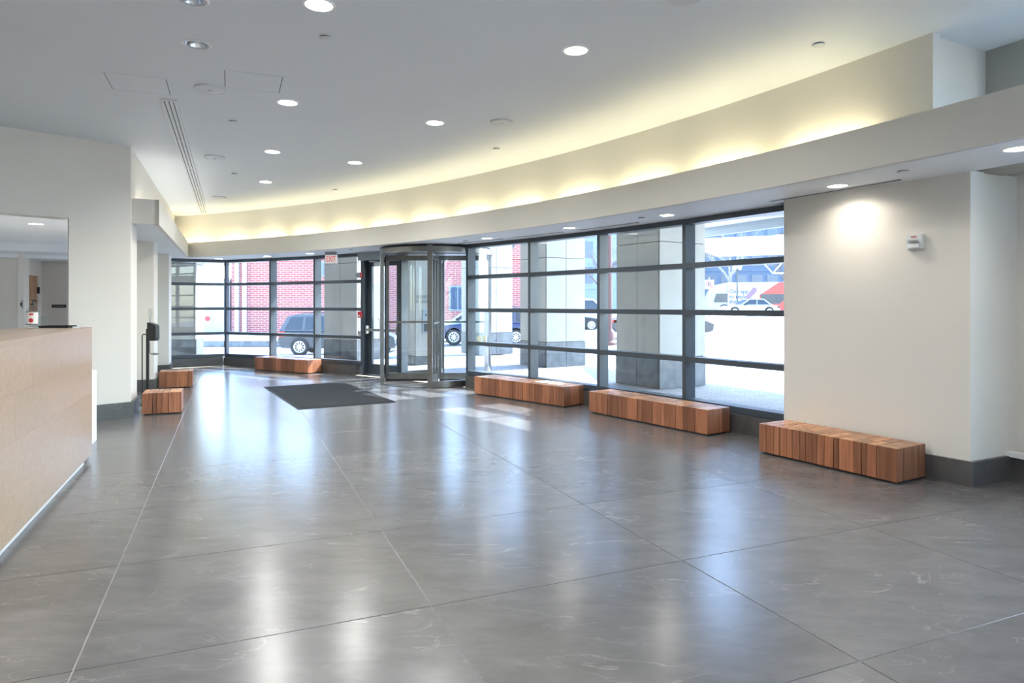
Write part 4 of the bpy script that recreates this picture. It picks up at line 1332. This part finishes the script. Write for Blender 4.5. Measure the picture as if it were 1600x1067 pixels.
# ------------------------------------------------------------------ outside: trees
def tree(x, y, h, label, mat, seed, lean=0.0, spread=0.55, levels=4):
    rnd = random.Random(seed)
    z0 = gz(x, y)
    t = thing('bare_tree', label, 'tree', (x, y, z0), 0, 'bare winter trees along the street')
    trunk = MB()
    br = MB()
    top = Vector((x + lean, y, z0 + h * 0.38))
    r0 = h * 0.02
    pts = [Vector((x, y, z0 - 0.02)), Vector((x + lean * 0.3 + 0.05, y, z0 + h * 0.15)), Vector((x + lean * 0.7 - 0.04, y, z0 + h * 0.27)), top]
    trunk.tube(pts, [r0 * 1.25, r0, r0 * 0.9, r0 * 0.8], 8)
    def grow(p, d, l, r, lev):
        q1 = p + d * l * 0.5 + Vector((rnd.uniform(-1, 1), rnd.uniform(-1, 1), rnd.uniform(-0.3, 0.6))) * l * 0.07
        q2 = p + d * l + Vector((rnd.uniform(-1, 1), rnd.uniform(-1, 1), rnd.uniform(0, 1))) * l * 0.08
        br.tube([p, q1, q2], [r, r * 0.8, r * 0.55], 5 if lev > 1 else 4, caps=False)
        if lev == 0:
            return
        for i in range(3 if lev > 1 else 3):
            s_ = (0.45, 0.75, 1.0)[i]
            st = p + (q2 - p) * s_
            nd = (d + Vector((rnd.uniform(-1, 1), rnd.uniform(-1, 1), rnd.uniform(-0.25, 0.6))) * spread * 1.4).normalized()
            grow(st, nd, l * rnd.uniform(0.55, 0.75), r * 0.52, lev - 1)
    for i in range(4):
        az = i * PI / 2 + rnd.uniform(-0.5, 0.5)
        d0 = Vector((math.cos(az) * spread, math.sin(az) * spread, 0.8)).normalized()
        grow(top - Vector((0, 0, h * 0.03 * i)), d0, h * 0.26, r0 * 0.6, levels - 1)
    obj('trunk', trunk, mat, t, smooth=True)
    obj('branches', br, mat, t, kind='stuff')
    return t
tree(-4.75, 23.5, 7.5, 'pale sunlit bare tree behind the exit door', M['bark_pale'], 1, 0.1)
tree(-0.95, 25.0, 7.0, 'bare tree whose branch crosses the revolving door glass', M['bark'], 2, 0.1)
tree(-14.4, 27.0, 7.5, 'bare tree before the garage, at the far left', M['bark'], 3)
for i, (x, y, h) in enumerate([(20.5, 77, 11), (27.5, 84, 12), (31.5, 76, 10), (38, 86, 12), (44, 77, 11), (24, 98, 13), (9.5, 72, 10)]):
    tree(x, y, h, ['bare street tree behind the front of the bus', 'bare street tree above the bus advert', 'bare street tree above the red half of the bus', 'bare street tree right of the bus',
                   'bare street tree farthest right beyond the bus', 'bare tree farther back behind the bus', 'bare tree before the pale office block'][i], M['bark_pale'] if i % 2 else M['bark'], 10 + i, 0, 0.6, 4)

# ------------------------------------------------------------------ outside: vehicles
def wheel(name, x, z, r, y, parent, g):
    """alloy wheel; its outer face looks towards g (-1 or +1) along local y"""
    def lt(prof, n):
        return MB().lathe([(q, h * -g) for q, h in prof], n, (x, y, z), 'y')
    w = obj(name, lt([(r * 0.62, 0.10), (r * 0.96, 0.10), (r, 0.06), (r, -0.06), (r * 0.96, -0.10), (r * 0.66, -0.10), (r * 0.64, -0.03)], 26), M['tyre'], parent, smooth=True, local=True)
    rm2 = MB()
    n = 26
    for rr, h in ((r * 0.70, -0.102), (r * 0.60, -0.108), (r * 0.58, -0.07)):
        for k in range(n):
            a = 2 * PI * k / n
            rm2.v.append((x + rr * math.cos(a), y - h * g, z + rr * math.sin(a)))
    for i in range(2):
        for k in range(n):
            k2 = (k + 1) % n
            rm2.f.append((i * n + k, i * n + k2, (i + 1) * n + k2, (i + 1) * n + k))
            rm2.mi.append(0)
    for k in range(10):
        a = 2 * PI * k / 10
        rm2.bar((x + r * 0.12 * math.cos(a), y + 0.09 * g, z + r * 0.12 * math.sin(a)), (x + r * 0.62 * math.cos(a), y + 0.098 * g, z + r * 0.62 * math.sin(a)), r * 0.12, 0.03)
    rm2.lathe([(r * 0.18, 0.06 * g), (r * 0.17, 0.112 * g)], 14, (x, y, z), 'y')
    obj('rim', rm2, M['rim'], w, local=True)
    obj('brake_disc', lt([(r * 0.60, -0.05), (r * 0.60, -0.055)], 20), M['black'], w, local=True)
def car(label, x, y, paint, kind, flip=False, L=4.6, Wd=1.8, group='parked and passing cars'):
    """side view along local x, nose towards +x; near side faces local -y"""
    z0 = gz(x, y)
    t = thing('car', label, 'car', (x, y, z0), PI if flip else 0.0, group)
    wr = 0.34
    if kind == 'suv':
        Hh, belt = 1.66, 0.98
        low = [(-L / 2, 0.42), (-L / 2 - 0.02, 0.72), (-L / 2 + 0.06, belt), (L / 2 - 1.25, belt + 0.02), (L / 2 - 0.35, belt - 0.1), (L / 2 - 0.05, 0.74), (L / 2, 0.45), (L / 2 - 0.12, 0.26), (-L / 2 + 0.15, 0.28)]
        cab = [(-L / 2 + 0.06, belt), (-L / 2 + 0.36, Hh - 0.1), (-L / 2 + 0.75, Hh), (L / 2 - 2.15, Hh - 0.03), (L / 2 - 1.25, belt)]
        wx = (-L / 2 + 0.92, L / 2 - 0.88)
    elif kind == 'van':
        Hh, belt = 2.0, 1.05
        low = [(-L / 2, 0.4), (-L / 2, belt), (L / 2 - 0.75, belt), (L / 2 - 0.15, belt - 0.12), (L / 2, 0.6), (L / 2 - 0.1, 0.28), (-L / 2 + 0.1, 0.28)]
        cab = [(-L / 2, belt), (-L / 2 + 0.1, Hh - 0.06), (-L / 2 + 0.35, Hh), (L / 2 - 1.75, Hh - 0.04), (L / 2 - 0.75, belt)]
        wx = (-L / 2 + 0.95, L / 2 - 0.85)
    else:
        Hh, belt = 1.43, 0.88
        low = [(-L / 2, 0.42), (-L / 2 + 0.02, 0.8), (-L / 2 + 0.6, belt), (L / 2 - 1.3, belt), (L / 2 - 0.3, 0.74), (L / 2, 0.58), (L / 2 - 0.05, 0.3), (L / 2 - 0.2, 0.22), (-L / 2 + 0.15, 0.24)]
        cab = [(-L / 2 + 0.6, belt), (-L / 2 + 1.25, Hh - 0.04), (-L / 2 + 1.7, Hh), (L / 2 - 2.1, Hh - 0.05), (L / 2 - 1.3, belt)]
        wx = (-L / 2 + 0.9, L / 2 - 0.85)
    mb = MB()
    h = Wd / 2
    # lower body with rounded sides: three slices
    n = len(low)
    cxm = 0.0
    def sl_(pl, yv, k, kz):
        return [(px * k, yv, 0.6 + (pz - 0.6) * kz) for px, pz in pl]
    rings = [sl_(low, -h, 0.975, 0.86), sl_(low, -h + 0.09, 1.0, 1.0), sl_(low, h - 0.09, 1.0, 1.0), sl_(low, h, 0.975, 0.86)]
    for rg in rings:
        mb.v += rg
    for i in range(3):
        for k in range(n):
            k2 = (k + 1) % n
            mb.f.append((i * n + k, i * n + k2, (i + 1) * n + k2, (i + 1) * n + k))
    mb.f.append(tuple(range(n)))
    mb.f.append(tuple(range(4 * n - 1, 3 * n - 1, -1)))
    mb.mi = [0] * len(mb.f)
    obj('body', mb, paint, t, smooth=True, local=True)
    mb = MB()
    n = len(cab)
    tap = 0.16
    for sgn in (-1, 1):
        for px, pz in cab:
            k = (pz - belt) / (Hh - belt)
            mb.v.append((px, sgn * (h - 0.06 - tap * k), pz))
    for k in range(n):
        k2 = (k + 1) % n
        mb.f.append((k, k2, n + k2, n + k))
    mb.f += [tuple(range(n - 1, -1, -1)), tuple(range(n, 2 * n))]
    mb.mi = [0] * len(mb.f)
    obj('cabin', mb, paint, t, local=True)
    # side windows, near and far side
    def shrink(pl, k0, k1, zk):
        pass
    x_l0, x_l1 = cab[1], cab[0]
    def lerp(p, q, f):
        return (p[0] + (q[0] - p[0]) * f, p[1] + (q[1] - p[1]) * f)
    f0, f1 = 0.14, 0.84
    zlo, zhi = belt + (Hh - belt) * 0.08, belt + (Hh - belt) * 0.84
    def rear_x(z):
        return cab[0][0] + (cab[1][0] - cab[0][0]) * min(1.0, (z - belt) / (cab[1][1] - belt)) + 0.12
    def front_x(z):
        return cab[-1][0] + (cab[-2][0] - cab[-1][0]) * (z - belt) / (cab[-2][1] - belt) - 0.12
    xs_ = [0.0, 0.26, 0.62, 1.0] if kind != 'sedan' else [0.0, 0.48, 1.0]
    for sgn in (-1, 1):
        for a_, b_ in zip(xs_[:-1], xs_[1:]):
            def pt(f, z):
                k = (z - belt) / (Hh - belt)
                xr, xf = rear_x(z), front_x(z)
                return (xr + (xf - xr) * f, sgn * (h - 0.045 - tap * k), z)
            e = 0.018
            q = [pt(a_ + e, zlo), pt(b_ - e, zlo), pt(b_ - e, zhi), pt(a_ + e, zhi)]
            q2 = [(px, py - sgn * 0.03, pz) for px, py, pz in q]
            mb = MB().hexa(q + q2)
            obj('side_window', mb, M['carglass'], t, local=True)
    def slant(name, p, q, mat):
        a_, b_ = lerp(p, q, 0.12), lerp(p, q, 0.88)
        ka, kb = (a_[1] - belt) / (Hh - belt), (b_[1] - belt) / (Hh - belt)
        ya, yb = h - 0.14 - tap * ka, h - 0.14 - tap * kb
        dx = 0.02 if p[0] > 0 else -0.02
        mb = MB().hexa([(a_[0], -ya, a_[1]), (a_[0], ya, a_[1]), (b_[0], yb, b_[1]), (b_[0], -yb, b_[1]),
                        (a_[0] + dx, -ya, a_[1] + 0.012), (a_[0] + dx, ya, a_[1] + 0.012), (b_[0] + dx, yb, b_[1] + 0.012), (b_[0] + dx, -yb, b_[1] + 0.012)])
        obj(name, mb, mat, t, local=True)
    slant('windscreen', cab[-1], cab[-2], M['carglass'])
    slant('rear_window', cab[0], cab[1], M['carglass'])
    for sgn in (-1, 1):
        obj('tail_lamp', MB().box(-L / 2 - 0.03, -L / 2 + 0.3, sgn * (h - 0.02) - 0.06, sgn * (h - 0.02) + 0.06, belt - 0.22, belt - 0.02) if kind != 'sedan' else
            MB().box(-L / 2 - 0.02, -L / 2 + 0.25, sgn * (h - 0.05) - 0.05, sgn * (h - 0.05) + 0.05, 0.66, 0.8), M['tail'], t, local=True)
        obj('head_lamp', MB().box(L / 2 - 0.42, L / 2 - 0.04, sgn * (h - 0.08) - 0.07, sgn * (h - 0.08) + 0.07, 0.62, 0.74), M['head'], t, local=True)
    for wxx in wx:
        for sgn in (-1, 1):
            # dark wheel arch then wheel
            obj('wheel_arch', MB().lathe([(wr * 1.16, -0.012), (wr * 1.16, 0.0)], 24, (wxx, sgn * (h - 0.0), wr + 0.02), 'y'), M['black'], t, local=True)
    for wxx in wx:
        for sgn in (-1, 1):
            wheel('wheel', wxx, wr, wr, sgn * (h - 0.03), t, sgn)
    if kind == 'suv':
        for sgn in (-1, 1):
            obj('roof_rail', MB().tube([(-L / 2 + 0.9, sgn * (h - 0.3), Hh), (-L / 2 + 0.95, sgn * (h - 0.3), Hh + 0.05), (L / 2 - 2.4, sgn * (h - 0.3), Hh + 0.04), (L / 2 - 2.35, sgn * (h - 0.3), Hh - 0.02)], 0.02, 6), M['black'], t, local=True)
    for sgn in (-1, 1):
        obj('wing_mirror', MB().box(front_x(belt + 0.1) - 0.25, front_x(belt + 0.1) - 0.05, sgn * (h + 0.06) - 0.09, sgn * (h + 0.06) + 0.09, belt, belt + 0.14), M['black'], t, local=True)
        obj('door_handle', MB().box(-0.2, 0.0, sgn * (h + 0.0) - 0.02, sgn * (h + 0.0) + 0.02, belt - 0.14, belt - 0.1), paint, t, local=True)
    return t
car('dark grey station wagon parked before the red brick wall', -7.1, 27.9, M['grey_car'], 'suv', False, 4.85)
car('navy blue car parked behind the revolving door', -1.2, 30.9, M['blue_car'], 'suv', True, 4.6)
car('white car behind the navy blue one', -2.2, 37.0, M['white_car'], 'suv', True, 4.8)
car('black car between two limestone columns', 3.45, 42.0, M['black_car'], 'sedan', False, 4.6)
car('white van behind the black car', 4.9, 47.5, M['white_car'], 'van', False, 5.2)
car('dark car with its nose past the nearest limestone column', 6.75, 30.5, M['black_car'], 'sedan', False, 4.6)
car('silver car passing in front of the bus', 19.9, 56.0, M['silver_car'], 'sedan', True, 4.6)

# bus
bzz = gz(26, 68)
bu = thing('bus', 'white and red city bus with a large advert on its side', 'bus', (20.3, 68, bzz))
prof = [(0.0, 0.35), (0.0, 1.3), (0.35, 2.2), (1.1, 2.95), (2.2, 3.2), (12, 3.25), (12, 0.35)]
mb = MB().slab((20.3, 70.5, bzz), (1, 0, 0), (0, 0, 1), prof, 2.5)
obj('body', mb, M['bus_white'], bu)
obj('red_side', MB().slab((20.3, 67.99, bzz), (1, 0, 0), (0, 0, 1), [(5.0, 0.36), (12, 0.36), (12, 3.2), (7.0, 3.2), (5.0, 1.9)], 0.03), M['bus_red'], bu, label='red rear half')
obj('white_stripe', MB().slab((20.3, 67.97, bzz), (1, 0, 0), (0, 0, 1), [(4.9, 1.95), (6.9, 3.22), (6.3, 3.22), (4.9, 2.3)], 0.02), M['sign_white'], bu)
obj('side_window', MB().slab((20.3, 67.95, bzz), (1, 0, 0), (0, 0, 1), [(0.3, 1.15), (2.1, 1.15), (2.1, 2.05), (0.55, 2.05)], 0.03), M['carglass'], bu)
obj('side_window', MB().slab((20.3, 67.95, bzz), (1, 0, 0), (0, 0, 1), [(5.1, 1.0), (7.0, 1.0), (7.6, 1.5), (7.6, 2.0), (5.1, 2.0)], 0.03), M['carglass'], bu)
obj('side_window', MB().slab((20.3, 67.95, bzz), (1, 0, 0), (0, 0, 1), [(8.0, 1.2), (11.6, 1.2), (11.6, 2.1), (8.0, 2.1)], 0.03), M['carglass'], bu)
ad = obj('advert_panel', MB().box(22.0, 25.25, 67.9, 67.97, bzz + 0.4, bzz + 3.18), M['bus_ad'], bu)
for i, tx in enumerate(('One app', 'to replace', 'them all.')):
    obj('advert_line', text_mb(tx, 0.56, (22.15, 67.9, bzz + 2.25 - 0.52 * i), (1, 0, 0), (0, 0, 1), 0.01, 'LEFT', 0.006), M['ink'], ad)
obj('advert_arrow', MB().slab((23.75, 67.88, bzz + 1.65), (1, 0, 0), (0, 0, 1), [(0.0, 0.0), (0.3, -0.25), (1.2, 0.6), (1.2, 1.0), (0.85, 1.0)], 0.01), M['violet'], ad)
for wxx in (1.35, 8.8):
    wheel('wheel', 20.3 + wxx - 20.3, 0.48, 0.48, -0.02, bu, -1)

# ------------------------------------------------------------------ outside: street furniture
sx, sy = 11.85, 40.0
z0 = gz(sx, sy)
sg = thing('turn_sign', 'square no U-turn sign on a post beyond the right window', 'sign', (sx, sy, z0))
obj('post', MB().lathe([(0.04, 0.0), (0.04, 3.0 - z0)], 10, (sx, sy, z0)), M['alu_light'], sg)
zc = 2.56
obj('plate', MB().box(sx - 0.26, sx + 0.26, sy - 0.07, sy - 0.05, zc - 0.28, zc + 0.28), M['sign_white'], sg)
rg = MB()
n = 32
for rr in (0.235, 0.195):
    for yv in (sy - 0.07, sy - 0.078):
        for k in range(n):
            a = 2 * PI * k / n
            rg.v.append((sx + rr * math.cos(a), yv, zc + rr * math.sin(a)))
for k in range(n):
    k2 = (k + 1) % n
    for a_, b_ in ((0, 1), (1, 3), (3, 2), (2, 0)):
        rg.f.append((a_ * n + k, a_ * n + k2, b_ * n + k2, b_ * n + k))
        rg.mi.append(0)
rg.bar((sx - 0.15, sy - 0.08, zc + 0.15), (sx + 0.15, sy - 0.08, zc - 0.15), 0.006, 0.045)
obj('red_ring', rg, M['red'], sg, label='red ring with slash')
ua = MB().tube([(sx + 0.08, sy - 0.074, zc - 0.12)] + [(sx + 0.08 * math.cos(PI * k / 8), sy - 0.074, zc + 0.04 + 0.08 * math.sin(PI * k / 8)) for k in range(9)] + [(sx - 0.08, sy - 0.074, zc - 0.03)], 0.021, 6)
ua.slab((sx - 0.08, sy - 0.072, zc - 0.11), (1, 0, 0), (0, 0, 1), [(0.0, 0.0), (0.06, 0.09), (-0.06, 0.09)], 0.006)
obj('arrow', ua, M['black'], sg, label='black U-turn arrow')
lx, ly = 20.3, 60.0
z0 = gz(lx, ly)
lp = thing('street_lamp', 'twin globe street lamp above the bus', 'lamp post', (lx, ly, z0))
obj('post', MB().lathe([(0.16, 0.0), (0.11, 0.5), (0.07, 0.7), (0.055, 4.1)], 12, (lx, ly, z0)), M['green_post'], lp, smooth=True)
obj('arm', MB().bar((lx - 0.24, ly, z0 + 4.0), (lx + 0.24, ly, z0 + 4.0), 0.05, 0.05), M['green_post'], lp)
for s_ in (-0.23, 0.23):
    obj('globe', MB().lathe([(0.03, 4.02 ), (0.14, 4.12), (0.19, 4.3), (0.15, 4.47), (0.06, 4.6), (0.02, 4.68)], 16, (lx + s_, ly, z0)), M['lamp_globe'], lp, smooth=True)
rx, ry = 3.80, 26.0
z0 = gz(rx, ry)
rp = thing('red_post', 'tall red brown street post with a flared foot', 'post', (rx, ry, z0))
obj('foot', MB().lathe([(0.30, 0.0), (0.30, 0.12), (0.22, 0.2), (0.20, 0.5), (0.13, 0.62)], 14, (rx, ry, z0)), M['red_post'], rp, smooth=True)
obj('shaft', MB().lathe([(0.11, 0.6), (0.095, 6.0)], 14, (rx, ry, z0)), M['red_post'], rp, smooth=True)
obj('bracket', MB().box(rx - 0.22, rx + 0.02, ry - 0.04, ry + 0.04, z0 + 2.4, z0 + 2.55), M['green_post'], rp)
gx, gy = 24.0, 60.0
z0 = gz(gx, gy)
gt = thing('truss_gantry', 'white triangulated truss gantry above the red half of the bus', 'gantry', (gx, gy, z0))
tb = MB()
zA, zB = z0 + 3.75, z0 + 4.85
for i in range(5):
    xa = gx - 1.5 + i * 2.0
    tb.tube([(xa, gy, zB), (xa + 1.0, gy, zA), (xa + 2.0, gy, zB)], 0.07, 6)
tb.tube([(gx - 1.6, gy, zB), (gx + 8.6, gy, zB)], 0.08, 6)
tb.tube([(gx - 0.5, gy, zA), (gx + 7.6, gy, zA)], 0.08, 6)
obj('truss', tb, M['sign_white'], gt)
obj('leg', MB().lathe([(0.12, 0.0), (0.1, 4.9)], 12, (gx + 6.5, gy, z0)), M['sign_white'], gt)
yx, yy = 12.05, 30.0
z0 = gz(yx, yy)
ts = thing('traffic_signal', 'yellow traffic signal beside the right edge of the bus window', 'traffic light', (yx, yy, z0))
obj('pole', MB().lathe([(0.07, 0.0), (0.06, 4.9)], 10, (yx + 0.42, yy, z0)), M['green_post'], ts)
obj('arm', MB().bar((yx, yy, z0 + 4.45), (yx + 0.42, yy, z0 + 4.45), 0.05, 0.05), M['green_post'], ts)
obj('housing', MB().box(yx - 0.17, yx + 0.17, yy - 0.12, yy + 0.12, 3.75, 4.5), M['yellow'], ts)
for i in range(3):
    obj('lens', MB().lathe([(0.09, -0.15), (0.1, -0.12)], 14, (yx, yy, 3.9 + 0.23 * i), 'y'), M['black'], ts)
